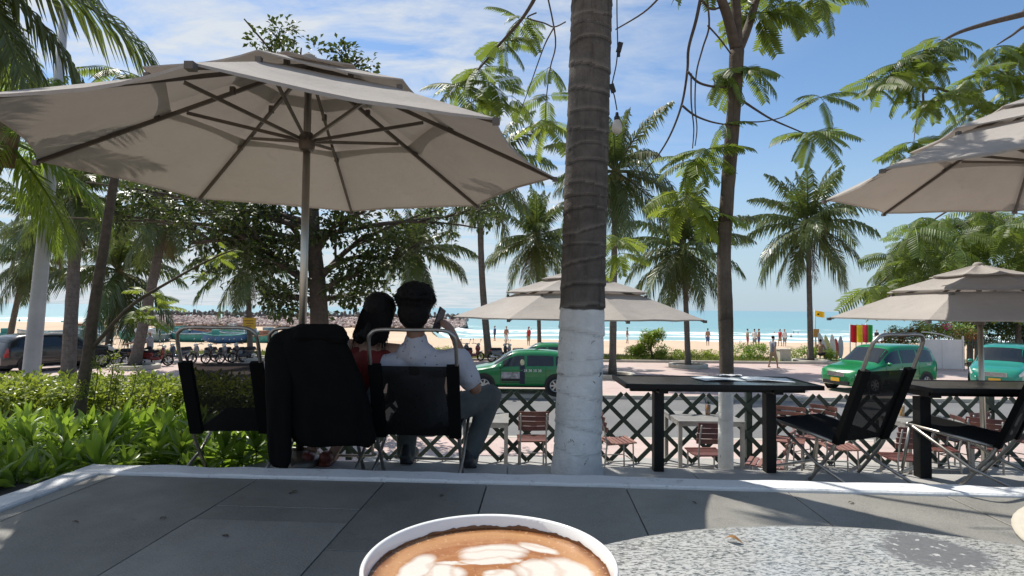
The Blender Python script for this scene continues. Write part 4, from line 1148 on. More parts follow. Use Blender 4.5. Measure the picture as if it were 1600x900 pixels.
def elm(px, py, rx, ry, rot=0.0, soft=.38):
    p = onz(px, py, TBZ + cz) - cc_; cr, sr = math.cos(rot), math.sin(rot)
    dx, dy = b.math('SUBTRACT', wx, p.x), b.math('SUBTRACT', wy, p.y)
    u = b.math('ADD', b.math('MULTIPLY', dx, cr), b.math('MULTIPLY', dy, sr)); v = b.math('SUBTRACT', b.math('MULTIPLY', dy, cr), b.math('MULTIPLY', dx, sr))
    q = b.math('ADD', b.math('POWER', b.math('DIVIDE', u, rx), 2), b.math('POWER', b.math('DIVIDE', v, ry), 2))
    return b.ramp(q, 1 - soft, 1 + soft, 1, 0)
rr_ = b.math('SQRT', b.math('ADD', b.math('POWER', wx, 2), b.math('POWER', wy, 2)))
c = b.mix(b.ramp(b.noise(90, 4, .6), .3, .7), (.25, .085, .022), (.40, .17, .055))
c = b.mix(b.ramp(rr_, .034, .039), c, (.42, .21, .085))
c = b.mix(b.ramp(rr_, .0425, .0462), c, (.15, .05, .012))
c = b.mix(b.ramp(b.noise(500, 2), .62, .7, 0, .5), c, (.62, .40, .22))
MILK = (.64, .59, .52)
white = elm(772, 864, .0145, .0085, .12)
for e in ((652, 888, .0062, .0125, -.3), (694, 898, .008, .009, .2), (862, 893, .0150, .0115, -.25), (782, 897, .0065, .0045), (757, 878, .0200, .0024, .08), (838, 858, .010, .003, -.55), (900, 900, .007, .007)):
    white = b.math('MAXIMUM', white, elm(*e))
line_ = b.math('MAXIMUM', b.math('MULTIPLY', elm(772, 868, .0165, .0105, .10, .08), b.math('SUBTRACT', 1, elm(772, 867, .0160, .0100, .10, .08))), 0.0)
white = b.math('SUBTRACT', white, b.math('MULTIPLY', line_, .6), True)
swq = b.math('SQRT', b.math('ADD', b.math('POWER', b.math('MULTIPLY', wx, 1.0), 2), b.math('POWER', b.math('MULTIPLY', b.math('SUBTRACT', wy, .004), 1.35), 2)))
sw = b.math('SINE', b.math('ADD', b.math('MULTIPLY', swq, 520), b.math('MULTIPLY', b.noise(30, 4), 13)))
c = b.mix(b.ramp(sw, .45, 1.0, 0, .28), c, (.52, .29, .13))
white = b.math('SUBTRACT', white, b.math('MULTIPLY', b.ramp(sw, .55, 1.0), .30), True)
c = b.mix(white, c, MILK)
FOAM = b.done(c, b.ramp(b.noise(30), .3, .7, .14, .3), spec=.5, normal=b.bump(b.noise(230, 5, .75), .35, .0012))
m = MB(); m.grid(lambda u, v: (.0471 * u * math.cos(v * 2 * math.pi), .0471 * u * math.sin(v * 2 * math.pi), cz + .0012 * u ** 6), 24, 64); m.build('latte', FOAM, CUP, True)
STAIN = simple('coffee_stain', (.17, .065, .02), .4, var=.4, vs=120)
m = MB(); rr = random.Random(8); n = 200; vs = []
for i in range(n + 1):
    a = i * 2 * math.pi / n; h = .0014 + .0008 * noise.noise(V((math.cos(a) * 6, math.sin(a) * 6, 1))) + .0007 * abs(noise.noise(V((math.cos(a) * 30, math.sin(a) * 30, 3)))) + .0015 * sstep(.2, .9, math.sin(a + .35)) * (.45 + .9 * abs(noise.noise(V((math.cos(a) * 16, math.sin(a) * 16, 7)))))
    for z in (cz, cz + h):
        r_ = interp([(HC - .02, .0445), (HC - .006, .0472), (HC - .0006, .0480)], z) - .0003; vs.append((r_ * math.cos(a), r_ * math.sin(a), z))
m.add(vs, [(2 * i, 2 * i + 2, 2 * i + 3, 2 * i + 1) for i in range(n)]); m.build('stain_ring', STAIN, CUP, True)
hx = [V((-.046, .001, HC - .020)), V((-.057, -.001, HC - .0155)), V((-.067, -.003, HC - .0165)), V((-.073, -.003, HC - .029)), V((-.066, -.002, HC - .042)), V((-.042, 0, HC - .046))]
MB().tube(spline(hx, 6), .0052, 12, flat=1.2).build('handle', PORC, CUP, True)
q = onz(1147, 846, TBZ + .001)
lf = MB().grid(lambda u, v: ((u - .5) * .012, (v - .5) * .006 * math.sin(math.pi * max(.05, min(.95, u))), .0015 + .002 * math.sin(u * 4)), 6, 3).build('dry_leaf', simple('dry_leaf', (.22, .11, .03), .8), None, True)
lf.location = q; lf.rotation_euler = (0, 0, -.5); tag(lf, 'tiny brown dry leaf lying on the granite table', 'leaf')
# cream brimmed hat at the right edge of the table
CREAM = simple('cream_cloth', (.46, .42, .34), .8, var=.1, vs=40, bump=.3, bs=500, dist=.001)
hc = at(1848, 840, .405); hc.z = TBZ + .001
HT = thing('sun_hat', 'cream curved brim resting on the granite table at right', 'hat', hc)
def brim(u, v):
    a = v * 2 * math.pi; r_ = lerp(.055, .098, u)
    return V((r_ * math.cos(a) * 1.0, r_ * math.sin(a) * .8, .001 + .014 * (1 - u) + .026 * max(0, math.cos(a - math.pi * .62)) * u ** 2 * 0 + .010 * max(0, math.sin(a)) ** 2 * u))
m = MB().grid(brim, 8, 48); o = m.build('brim', CREAM, HT, True)
md = o.modifiers.new('thick', 'SOLIDIFY'); md.thickness = .003
MB().lathe([(.056, .013), (.053, .022), (.045, .030), (.02, .033), (0, .034)], 32).build('crown', CREAM, HT, True)

# ================================================================== people
SKIN = simple('skin', (.33, .19, .13), .5, var=.1)
SKIND = simple('tanned_skin', (.24, .125, .08), .5, var=.1)
HAIR = simple('black_hair', (.005, .004, .004), .7, 0, .2, var=.4, vs=60, bump=.6, bs=160)
b = NB('dotted_white_cotton')
vd = b.voro(30, out='Distance', rnd=.8)
c = b.mix(b.ramp(vd, .12, .17, .8, 0), b.mix(b.noise(4), (.40, .40, .45), (.48, .48, .52)), (.04, .045, .09))
SHIRTM = b.done(c, .85, normal=b.bump(b.noise(9, 5, .6), .7, .02))
TROUS = simple('grey_trousers', (.075, .085, .085), .85, var=.2, vs=12, bump=.4, bs=20)
REDTOP = simple('red_top', (.15, .010, .009), .8, var=.2)
SHOE = simple('dark_shoe', (.02, .02, .022), .5)
SHOER = simple('red_brown_shoe', (.16, .035, .025), .45)
def organic(m, name, mat, parent, vox=.012, it=8, off=None, rough=None):
    o = m.build(name, mat, parent, True, off)
    md = o.modifiers.new('fuse', 'REMESH'); md.mode = 'VOXEL'; md.voxel_size = vox; md.use_smooth_shade = True
    sm = o.modifiers.new('soft', 'SMOOTH'); sm.factor = .5; sm.iterations = it
    if rough:
        tx_ = bpy.data.textures.new('folds', 'CLOUDS'); tx_.noise_scale = rough[0]; tx_.noise_depth = 3
        dm = o.modifiers.new('folds', 'DISPLACE'); dm.texture = tx_; dm.strength = rough[1]; dm.mid_level = .5
    return o
def hand(m, wrist, d, palm_n, curl, s=1.0, side=1):
    """palm + four fingers + thumb, d = pointing direction, palm_n = palm normal; fingers curl towards palm_n"""
    d = d.normalized(); palm_n = (palm_n - d * palm_n.dot(d)).normalized(); x = d.cross(palm_n) * side
    pc = wrist + d * .045 * s
    for k in range(4):
        off = x * (k - 1.5) * .021 * s
        m.caps(wrist + off * .6, .016 * s, wrist + d * .085 * s + off, .0125 * s, 8)
        L = (.072, .082, .078, .060)[k] * s; p = wrist + d * .088 * s + off; dd = d.copy()
        for j in range(3):
            dd = (dd * math.cos(curl) + palm_n * math.sin(curl)).normalized(); q = p + dd * L * (.45, .32, .26)[j]
            m.caps(p, (.0105 - .0008 * j) * s, q, (.0098 - .0012 * j) * s, 8); p = q
    t0 = wrist + d * .02 * s - x * .03 * s; t1 = t0 + (d * .5 - x * .55 + palm_n * .35).normalized() * .045 * s; t2 = t1 + (d * .8 - x * .1 + palm_n * .5).normalized() * .036 * s
    m.caps(t0, .015 * s, t1, .0125 * s, 8); m.caps(t1, .0125 * s, t2, .0095 * s, 8)
def head(m, c, s, face, up=V((0, 0, 1))):
    """skull, jaw, nose, ears, brows as one mass"""
    f = face.normalized(); r_ = f.cross(up).normalized(); u = r_.cross(f)
    M_ = Matrix((r_, f, u)).transposed()
    m.ell(c + u * .02 * s, (.077 * s, .096 * s, .100 * s), M_, 16, 12); m.ell(c - u * .055 * s + f * .025 * s, (.056 * s, .066 * s, .066 * s), M_, 14, 10)
    m.caps(c + f * .090 * s + u * .008 * s, .010 * s, c + f * .108 * s - u * .022 * s, .014 * s, 8)
    for sd_ in (-1, 1):
        m.ell(c + r_ * .078 * s * sd_ - u * .006 * s - f * .004 * s, (.012 * s, .022 * s, .032 * s), M_, 8, 6)
        m.ell(c + r_ * .034 * s * sd_ + f * .082 * s + u * .022 * s, (.022 * s, .012 * s, .008 * s), M_, 8, 6)
    m.ell(c + f * .086 * s - u * .052 * s, (.026 * s, .010 * s, .009 * s), M_, 8, 6)
    return r_, f, u

# --- the man on the phone
mx = at(648, 700, 3.5).x
MAN = thing('person', 'man in dotted white polo and grey trousers holding a phone to his ear', 'person', (mx, 3.62, Z_STEP + .012)); o_ = MAN.location.copy()
def L_(p): return V(p) - o_
hip = V((mx + .01, 3.76, .22)); chest = V((at(652, 600, 3.66).x, 3.67, .46)); neckb = at(650, 542, 3.56); sh_r = at(716, 562, 3.58); sh_l = at(592, 564, 3.58)
hd = at(650, 481, 3.55)
el_r = at(742, 606, 3.60); wr_r = at(713, 534, 3.57)
el_l = at(580, 630, 3.68); wr_l = at(590, 660, 3.92)
kn_r = at(766, 618, 4.02); an_r = at(732, 722, 3.88); kn_l = at(640, 640, 4.12); an_l = at(634, 720, 3.96)
m = MB()
face = V((.06, 1, -.05)); head(m, hd, 1.08, face)
m.caps(neckb - V((0, 0, .01)), .060, hd - V((0, .02, .07)), .056)
m.caps(chest, .11, neckb - V((0, .0, .11)), .075); m.caps(sh_l, .055, sh_r, .055); m.caps(hip, .13, chest, .13)
m.caps(sh_r, .055, el_r, .044); m.caps(el_r, .044, wr_r, .029); m.caps(sh_l, .055, el_l, .044); m.caps(el_l, .043, wr_l, .028)
hdir = (at(697, 500, 3.52) - wr_r); hand(m, wr_r, hdir, V((-1, .15, .1)), .36, 1.05, 1)
hand(m, wr_l, V((.1, 1, -.1)), V((0, 0, -1)), .3, 1.0, 1)
for k_, a_ in ((kn_r, an_r), (kn_l, an_l)):
    m.caps(hip, .085, k_, .055); m.caps(k_, .055, a_, .036); m.caps(a_, .036, a_ + V((.02, .16, -.05)), .03)
organic(m, 'body', SKIND, MAN, .0095, 5, o_)
m = MB()   # hair cap
f = face.normalized(); r_ = f.cross(V((0, 0, 1))).normalized(); u = r_.cross(f); M_ = Matrix((r_, f, u)).transposed()
m.ell(hd + u * .050 - f * .022, (.118, .128, .108), M_, 18, 12); m.ell(hd - f * .060 - u * .030, (.100, .078, .108), M_, 14, 10)
rr = random.Random(3)
for i in range(150):
    d_ = V((rr.gauss(0, 1), rr.gauss(-.3, 1), abs(rr.gauss(.3, 1)))).normalized(); m.ell(hd + M_ @ V((d_.x * .116, d_.y * .124 - .022, d_.z * .106 + .047)), (.016, .016, .016), None, 6, 4)
organic(m, 'hair', HAIR, MAN, .0075, 4, o_, (.03, .016))
m = MB()   # shirt
m.caps(hip + V((0, -.02, .06)), .155, chest, .165, 16); m.caps(chest + V((-.05, 0, 0)), .135, chest + V((-.04, 0, .10)), .125, 14); m.caps(chest + V((.05, 0, 0)), .135, chest + V((.04, 0, .10)), .125, 14)
m.caps(sh_l + V((.03, 0, -.02)), .085, sh_r + V((-.03, 0, -.02)), .085, 14); m.caps(neckb + V((-.055, 0, -.045)), .072, neckb + V((.055, 0, -.045)), .072, 12); m.caps(neckb - V((0, 0, .06)), .092, neckb + V((0, 0, .035)), .074, 14)
m.caps(sh_r, .082, lerp(sh_r, el_r, .72), .068, 14); m.caps(sh_l, .082, lerp(sh_l, el_l, .80), .064, 14)
m.caps(hip + V((-.11, -.02, .0)), .07, hip + V((.13, -.02, 0)), .07)
organic(m, 'shirt', SHIRTM, MAN, .010, 5, o_, (.09, .016))
m = MB()
m.caps(hip + V((-.07, .02, -.02)), .118, hip + V((.07, .02, -.02)), .118, 14)
for sgn, k_, a_ in ((1, kn_r, an_r), (-1, kn_l, an_l)):
    m.caps(hip + V((.08 * sgn, .02, 0)), .105, k_, .080, 14); m.caps(k_, .080, lerp(k_, a_, .86), .060, 14)
organic(m, 'trousers', TROUS, MAN, .010, 6, o_, (.08, .014))
for a_ in (an_r, an_l):
    m = MB(); g = Z_STEP + .012
    m.caps(V((a_.x, a_.y - .03, g + .042)), .042, V((a_.x + .03, a_.y + .17, g + .034)), .034); m.caps(V((a_.x, a_.y - .02, g + .05)), .04, V((a_.x, a_.y, g + .09)), .038)
    m.box((a_.x + .015, a_.y + .07, g + .012), (.09, .27, .022)); organic(m, 'shoe', SHOE, MAN, .008, 3, o_)
PH = thing('mobile_phone', 'dark mobile phone held to the man\'s right ear', 'phone', at(686, 500, 3.52))
pm = Matrix.Rotation(rad(8), 3, 'Y') @ Matrix.Rotation(rad(-25), 3, 'Z') @ Matrix.Rotation(rad(-18), 3, 'X')
BLUEB = simple('phone_body', (.02, .025, .035), .25, coat=.5)
MB().box((0, 0, 0), (.0085, .072, .150), pm).build('body', BLUEB, PH)
MB().box(pm @ V((-.005, 0, 0)), (.0014, .066, .140), pm).build('screen', simple('phone_screen', (.01, .012, .016), .08), PH)
MB().box(pm @ V((.0055, -.02, .055)), (.003, .022, .026), pm).build('camera_bump', BLUEB, PH)

rr = random.Random(14); m = MB()
for i in range(520):
    d_ = V((rr.gauss(0, 1), rr.gauss(-.35, 1), rr.gauss(.35, .8))).normalized()
    if d_.z < -.35 or (d_.y > .75 and d_.z < .35): continue
    p0 = hd + M_ @ V((d_.x * .112, d_.y * .120 - .022, d_.z * .108 + .045)); tv = M_ @ V((d_.x + rr.uniform(-.7, .7), d_.y - .3, d_.z * .6 - .3))
    m.tube([p0, p0 + tv * .014, p0 + tv * .022 + V((0, 0, -.008))], [.0022, .0018, .0006], 3)
tag(m.build('hair_strands', HAIR, MAN, False, o_), kind='stuff')
# --- the woman beside him
wx_ = at(520, 700, 3.6).x
WOM = thing('person', 'woman in red sleeveless top with long dark hair leaning towards the man', 'person', (wx_, 3.70, Z_STEP + .012)); o_ = WOM.location.copy()
hip = V((wx_, 3.72, .25)); chest = at(556, 590, 3.62); neckb = at(580, 534, 3.56); hd = at(594, 490, 3.56); sh_l = at(545, 540, 3.58); sh_r = at(622, 548, 3.58)
kn_r = at(560, 640, 4.05); kn_l = at(500, 640, 4.05); an_r = at(512, 722, 3.90); an_l = at(484, 722, 3.88)
el_l = at(520, 620, 3.75); wr_l = at(545, 640, 3.98); el_r = at(612, 620, 3.78); wr_r = at(580, 645, 3.98)
m = MB(); face = V((.25, 1, -.12)); head(m, hd, .98, face, V((.15, 0, 1)))
m.caps(neckb - V((0, 0, .01)), .048, hd - V((0, .01, .06)), .045); m.caps(hip, .12, chest, .105); m.caps(chest, .11, neckb - V((0, 0, .08)), .085); m.caps(sh_l, .045, sh_r, .045)
m.caps(sh_l, .045, el_l, .036); m.caps(el_l, .036, wr_l, .025); m.caps(sh_r, .045, el_r, .036); m.caps(el_r, .036, wr_r, .025)
hand(m, wr_l, V((.2, 1, -.2)), V((0, 0, -1)), .3, .88, 1); hand(m, wr_r, V((-.2, 1, -.2)), V((0, 0, -1)), .3, .88, -1)
for s_, k_, a_ in ((1, kn_r, an_r), (-1, kn_l, an_l)):
    m.caps(hip + V((.07 * s_, 0, 0)), .085, k_, .055); m.caps(k_, .052, a_, .032)
organic(m, 'body', SKIN, WOM, .0095, 5, o_)
m = MB(); f = face.normalized(); u = V((.15, 0, 1)).normalized(); r_ = f.cross(u).normalized(); M_ = Matrix((r_, f, u)).transposed()
m.ell(hd + u * .035 - f * .018, (.098, .110, .098), M_, 16, 12)
for k in range(7):
    a = lerp(-.075, .075, k / 6); m.caps(hd + r_ * a * .95 - f * (.07 - abs(a) * .5) + u * .0, .036, hd + r_ * (a * 1.15 - .01) - f * (.09 - abs(a) * .4) - u * (.155 + .02 * math.sin(k * 2)), .032)
organic(m, 'hair', HAIR, WOM, .008, 3, o_, (.025, .012))
m = MB(); rr = random.Random(15)
for i in range(260):
    a = rr.uniform(-1, 1); b_ = rr.uniform(0, 1); p0 = hd + r_ * a * .092 - f * (.075 + .03 * (1 - a * a)) + u * (.09 - .10 * abs(a)); L = rr.uniform(.13, .26)
    m.tube([p0, p0 - u * L * .5 + r_ * a * .012 - f * .008, p0 - u * L + r_ * (a * .03 + rr.uniform(-.015, .015))], [.002, .002, .0007], 3)
tag(m.build('hair_strands', HAIR, WOM, False, o_), kind='stuff')
m = MB(); m.caps(hip + V((0, -.01, .05)), .135, chest, .122, 14); m.caps(chest, .122, neckb - V((0, 0, .11)), .10, 14); m.caps(lerp(sh_l, neckb, .35) - V((0, 0, .035)), .045, lerp(sh_r, neckb, .35) - V((0, 0, .035)), .045); m.caps(hip + V((-.07, 0, 0)), .11, hip + V((.07, 0, 0)), .11)
organic(m, 'top', REDTOP, WOM, .011, 5, o_)
m = MB(); m.caps(hip + V((-.08, .02, -.02)), .11, hip + V((.08, .02, -.02)), .11)
for s_, k_ in ((1, kn_r), (-1, kn_l)): m.caps(hip + V((.07 * s_, .02, 0)), .10, k_, .075)
organic(m, 'skirt', BLKF, WOM, .012, 5, o_)
for a_ in (an_r, an_l):
    m = MB(); g = Z_STEP + .012; m.caps(V((a_.x, a_.y - .05, g + .055)), .045, V((a_.x, a_.y + .12, g + .034)), .034); m.box((a_.x, a_.y + .03, g + .01), (.075, .22, .02)); organic(m, 'shoe', SHOER, WOM, .008, 3, o_)

# --- black jacket over the middle chair
JK = thing('jacket', 'black jacket draped over the middle folding chair, one sleeve hanging', 'jacket', (at(490, 700, 3.3).x, 3.36, Z_STEP + .012)); o_ = JK.location.copy()
dj = 3.30
def J(px, py, d=0): return at(px, py, dj + d)
def drape(rows, seed, nf, amp, n=56):
    """closed cloth tube: rows of (photo row, left, right, half depth, distance offset) with vertical folds growing downwards"""
    m = MB(); vs = []
    tab = [(r[0], r) for r in rows]; K = 26; y0, y1 = rows[0][0], rows[-1][0]
    for i in range(K + 1):
        y = lerp(y0, y1, i / K); xl = interp([(r[0], r[1]) for r in rows], y); xr = interp([(r[0], r[2]) for r in rows], y); hd_ = interp([(r[0], r[3]) for r in rows], y); of = interp([(r[0], r[4]) for r in rows], y)
        t = i / K
        for j in range(n):
            a = 2 * math.pi * j / n; cx = (xl + xr) / 2; hw = (xr - xl) / 2
            ca, sa = math.cos(a), math.sin(a); ca = math.copysign(abs(ca) ** .7, ca); sa = math.copysign(abs(sa) ** .8, sa)
            fo = amp * (.25 + t) * (math.sin(a * nf + 2.2 * noise.noise(V((t * 2.2, seed, a)))) * .6 + .8 * noise.noise(V((ca * 3.5 + seed, sa * 2, t * 3.0))))
            p = at(cx + hw * ca * (1 + .05 * noise.noise(V((t * 6, seed * 2, math.copysign(1, ca))))), y + 5 * noise.noise(V((a * 1.3, seed, 5))) * t, dj + of + sa * (hd_ + fo))
            vs.append(p)
    fs = [(i * n + j, i * n + (j + 1) % n, (i + 1) * n + (j + 1) % n, (i + 1) * n + j) for i in range(K) for j in range(n)]
    fs.append(tuple(range(n - 1, -1, -1))); fs.append(tuple(K * n + j for j in range(n)))
    m.add(vs, fs); return m
drape([(508, 470, 522, .03, 0), (513, 446, 540, .05, 0), (524, 424, 538, .07, 0), (545, 415, 546, .085, 0), (580, 418, 562, .095, .0), (620, 432, 577, .10, .01), (660, 446, 583, .105, .03), (688, 458, 588, .10, .04), (697, 470, 578, .085, .04)], 3, 9, .022).build('cloth', BLKF, JK, True, o_)
drape([(535, 418, 455, .05, -.02), (560, 413, 460, .065, -.03), (600, 414, 460, .065, -.04), (650, 416, 457, .06, -.03), (700, 418, 456, .055, -.02), (724, 420, 454, .05, -.02), (729, 426, 450, .04, -.02)], 8, 4, .012, 32).build('sleeve', BLKF, JK, True, o_)
drape([(506, 468, 526, .03, -.02), (512, 456, 538, .05, -.03), (528, 450, 546, .06, -.035), (536, 452, 544, .045, -.03)], 5, 5, .012, 32).build('collar', BLKF, JK, True, o_)
PNK = simple('pink_bag', (.55, .03, .22), .5)
PB = thing('pink_bag', 'small pink bag hanging beside the draped jacket', 'bag', at(456, 656, 3.34))
m = MB().grid(lambda u, v: (lerp(-.035, .035, v) * lerp(.35, 1, u), .012 * math.sin(v * 3.1), lerp(.13, -.015, u)), 6, 6); o = m.build('bag', PNK, PB, True); md = o.modifiers.new('t', 'SOLIDIFY'); md.thickness = .02
MB().tube([(-.012, 0, .12), (-.01, 0, .22), (.01, 0, .22), (.012, 0, .12)], .004, 6).build('strap', PNK, PB)

# ================================================================== vehicles
def text_obj(cu):
    t = bpy.data.objects.new('tmp_text', cu); COL.objects.link(t)
    bpy.context.view_layer.update()
    me = bpy.data.meshes.new_from_object(t.evaluated_get(bpy.context.evaluated_depsgraph_get()))
    mt = cu.materials[0]; bpy.data.objects.remove(t)
    if not me.materials: me.materials.append(mt)
    return link('lettering', me)
TYRE = simple('tyre_rubber', (.015, .015, .015), .85)
ALLOY = simple('alloy_rim', (.52, .52, .52), .35, .9, var=.1)
CHR = simple('chrome_trim', (.62, .62, .62), .2, 1.0)
b = NB('car_glass'); CGLASS = b.done((.012, .016, .018), .06, spec=.8)
LAMPW = simple('headlamp', (.62, .64, .60), .15, var=.1, coat=.8)
LAMPR = simple('tail_lamp', (.30, .012, .012), .2, coat=.6)
PLATEY = simple('yellow_plate', (.72, .42, .04), .5, var=.1)
PLATEW = simple('white_plate', (.72, .72, .72), .5, var=.1)
BLKP = simple('black_plastic', (.016, .016, .017), .6)
def paint(name, col): return simple(name, col, .28, 0, .5, var=.05, coat=.8)
GREENP = paint('green_taxi_paint', (.002, .19, .050)); TEALP = paint('teal_taxi_paint', (.01, .23, .16)); BLACKP = paint('black_car_paint', (.010, .011, .013))
PROF = {
 'mpv': dict(top=[(0, .62), (.012, .74), (.04, .86), (.10, .95), (.20, 1.03), (.255, 1.09), (.30, 1.24), (.36, 1.47), (.405, 1.64), (.45, 1.72), (.55, 1.76), (.72, 1.76), (.86, 1.73), (.93, 1.64), (.965, 1.42), (.985, 1.12), (1, .86)], belt=1.0, ws=(.268, .405), rw=(.935, .975), side=((.335, .50), (.52, .70), (.725, .90))),
 'hatch': dict(top=[(0, .58), (.012, .70), (.04, .80), (.10, .89), (.20, .97), (.26, 1.02), (.31, 1.16), (.37, 1.34), (.42, 1.46), (.48, 1.51), (.60, 1.53), (.75, 1.51), (.86, 1.46), (.92, 1.34), (.96, 1.14), (.985, .95), (1, .72)], belt=.93, ws=(.275, .42), rw=(.90, .95), side=((.345, .53), (.555, .78), (.80, .87))),
 'suv': dict(top=[(0, .68), (.012, .82), (.04, .96), (.10, 1.04), (.20, 1.10), (.27, 1.15), (.31, 1.28), (.37, 1.50), (.42, 1.62), (.48, 1.67), (.60, 1.70), (.76, 1.68), (.87, 1.62), (.93, 1.46), (.965, 1.20), (.985, 1.02), (1, .78)], belt=1.05, ws=(.28, .42), rw=(.895, .945), side=((.35, .53), (.555, .76), (.785, .885)))}
def smooth_tab(tab, x):
    # average a few neighbours for a rounded profile
    return sum(interp(tab, x + d) for d in (-.012, -.006, 0, .006, .012)) / 5 if .03 < x < .97 else interp(tab, x)
def car(name, label, kind, L, W, paint_, loc, rz, taxi=None, plate=PLATEW, cat='car', group=None, heads=True):
    P_ = PROF[kind]; root = thing(name, label, cat, loc, rz, group); hw0 = W / 2
    wtab = [(0, .66), (.012, .76), (.04, .87), (.10, .95), (.2, .985), (.35, 1), (.7, 1), (.88, .985), (.95, .94), (.985, .86), (1, .78)]
    def sec(t):
        zt = smooth_tab(P_['top'], t); w_ = hw0 * interp(wtab, t); zb = P_['belt'] + .07 * (t - .3); zs = .24 + .06 * (1 - sstep(0, .05, t)) + .10 * sstep(.95, 1, t)
        g = min(1, max(0, (zt - zb) / .5))
        pts = [(0, zs), (w_ * .86, zs), (w_ * .965, zs + .07), (w_ * 1.0, zs + .30), (w_ * .985, lerp(min(zb, zt - .10), zb, g)), (w_ * lerp(.90, .80, g), lerp(zt - .045, zt - .13, g)), (w_ * lerp(.76, .70, g), lerp(zt - .015, zt - .035, g)), (w_ * .38, zt - .004), (0, zt)]
        return pts
    def S(t, v, s_=1, off=0.0):
        pts = sec(t); v = min(max(v, 0), 7.999); k = int(v); f = v - k
        y = lerp(pts[k][0], pts[k + 1][0], f); z = lerp(pts[k][1], pts[k + 1][1], f); x = L / 2 - t * L
        bul = .035 * math.sin(math.pi * max(0, min(1, (y / hw0)))) * 0
        # bow the nose and tail in plan
        x -= (.10 * (y / hw0) ** 2) * (1 - sstep(0, .06, t)) * 1.2 - (.06 * (y / hw0) ** 2) * sstep(.94, 1, t)
        q = V((x, y * s_, z))
        if off:
            ty = pts[k + 1][0] - pts[k][0]; tz = pts[k + 1][1] - pts[k][1]; n_ = V((0, tz * s_, -ty))
            if n_.length > 1e-6:
                n_.normalize()
                if t < .27: n_ = (n_ + V((.35, 0, 0))).normalized()
                if .27 <= t < .42 and v > 5: n_ = (n_ + V((.9, 0, 0))).normalized()
                if t > .9 and v > 5: n_ = (n_ + V((-1.0, 0, 0))).normalized()
                q += n_ * off
        return q
    ts = sorted(set([i / 44 for i in range(45)] + [.005, .012, .02, .03, .04, .055, .96, .975, .985, .993]))
    vv = [0, 1, 1.5, 2, 2.5, 3, 3.33, 3.66, 4, 4.25, 4.5, 4.75, 5, 5.5, 6, 6.5, 7, 7.5, 7.999]
    m = MB()
    for s_ in (1, -1):
        vs = [S(t, v, s_) for t in ts for v in vv]; n = len(vv); fs = [(i * n + j, i * n + j + 1, (i + 1) * n + j + 1, (i + 1) * n + j) for i in range(len(ts) - 1) for j in range(n - 1)]
        if s_ < 0: fs = [tuple(reversed(q)) for q in fs]
        m.add(vs, fs)
        for t, rev in ((ts[0], s_ > 0), (ts[-1], s_ < 0)):
            vs = [S(t, v, s_) for v in vv]; f_ = tuple(range(len(vv))); m.add(vs, [tuple(reversed(f_)) if rev else f_])
    body = m.build('body', paint_, root, True)
    def patch(nm_, mat, t0, t1, v0, v1, s_, off=.006, nu=6, nv=5, par=None, shape=None):
        m = MB()
        def fn(u, v):
            t = lerp(t0, t1, u); a = v0 if not callable(v0) else v0(t); c_ = v1 if not callable(v1) else v1(t)
            return S(t, lerp(a, c_, v), s_, off)
        m.grid(fn, nu, nv)
        if s_ < 0: m.f = [tuple(reversed(q)) for q in m.f]
        return m.build(nm_, mat, par or root, True)
    for s_ in (1, -1):
        for k, (a, c_) in enumerate(P_['side']):
            patch('side_window', CGLASS, a, c_, 4.10, 4.90, s_, .008)
            if k < 2:
                patch('door_handle', CHR if not taxi else paint_, c_ - .045, c_ - .012, 3.72, 3.80, s_, .022, 2, 1)
        for t in (.325, .512, .712): patch('door_gap', BLKP, t, t + .0028, 2.2, 4.0, s_, .004, 1, 6)
        patch('sill', BLKP, .14, .88, 1.2, 2.0, s_, .006, 8, 2)
        patch('headlight', LAMPW, .020, .115, lambda t: 3.45 + 2.0 * (t - .02), 4.25, s_, .010, 6, 3)
        patch('tail_light', LAMPR, .955, .992, 3.3, 4.1, s_, .010, 3, 3)
        patch('rub_strip', BLKP if not taxi else paint_, .33, .72, 2.55, 2.66, s_, .012, 6, 1)
        # mirror
        q = S(.335, 4.05, s_)
        MB().ell(q + V((.02, .12 * s_, .05)), (.07, .11, .07), None, 12, 8).build('mirror', paint_, root, True)
    for s_ in (1, -1):
        patch('windscreen', CGLASS, P_['ws'][0], P_['ws'][1], 5.15, 7.999, s_, .008, 6, 6); patch('rear_window', CGLASS, P_['rw'][0], P_['rw'][1], 5.2, 7.999, s_, .008, 3, 5)
    MB().grid(lambda u, v: S(.006, lerp(3.2, 4.3, u), 1 if v > .5 else -1) * V((1, 0, 1)) .length * 0 + V((L / 2 + .012 - .02 * abs(v - .5), lerp(-.36, .36, v), lerp(.60, .76, u))), 2, 6).build('grille', CHR, root)
    for k in range(3): MB().box((L / 2 + .012, 0, .635 + k * .045), (.012, .66, .012)).build('grille_bar', BLKP, root)
    MB().box((L / 2 - .03, 0, .36), (.10, 1.05, .13)).build('lower_intake', BLKP, root)
    MB().box((L / 2 + .022, 0, .47), (.012, .36, .13)).build('number_plate', plate, root); MB().box((-L / 2 - .014, 0, .80), (.012, .36, .14)).build('number_plate', plate, root)
    wr = .325 if kind != 'suv' else .36
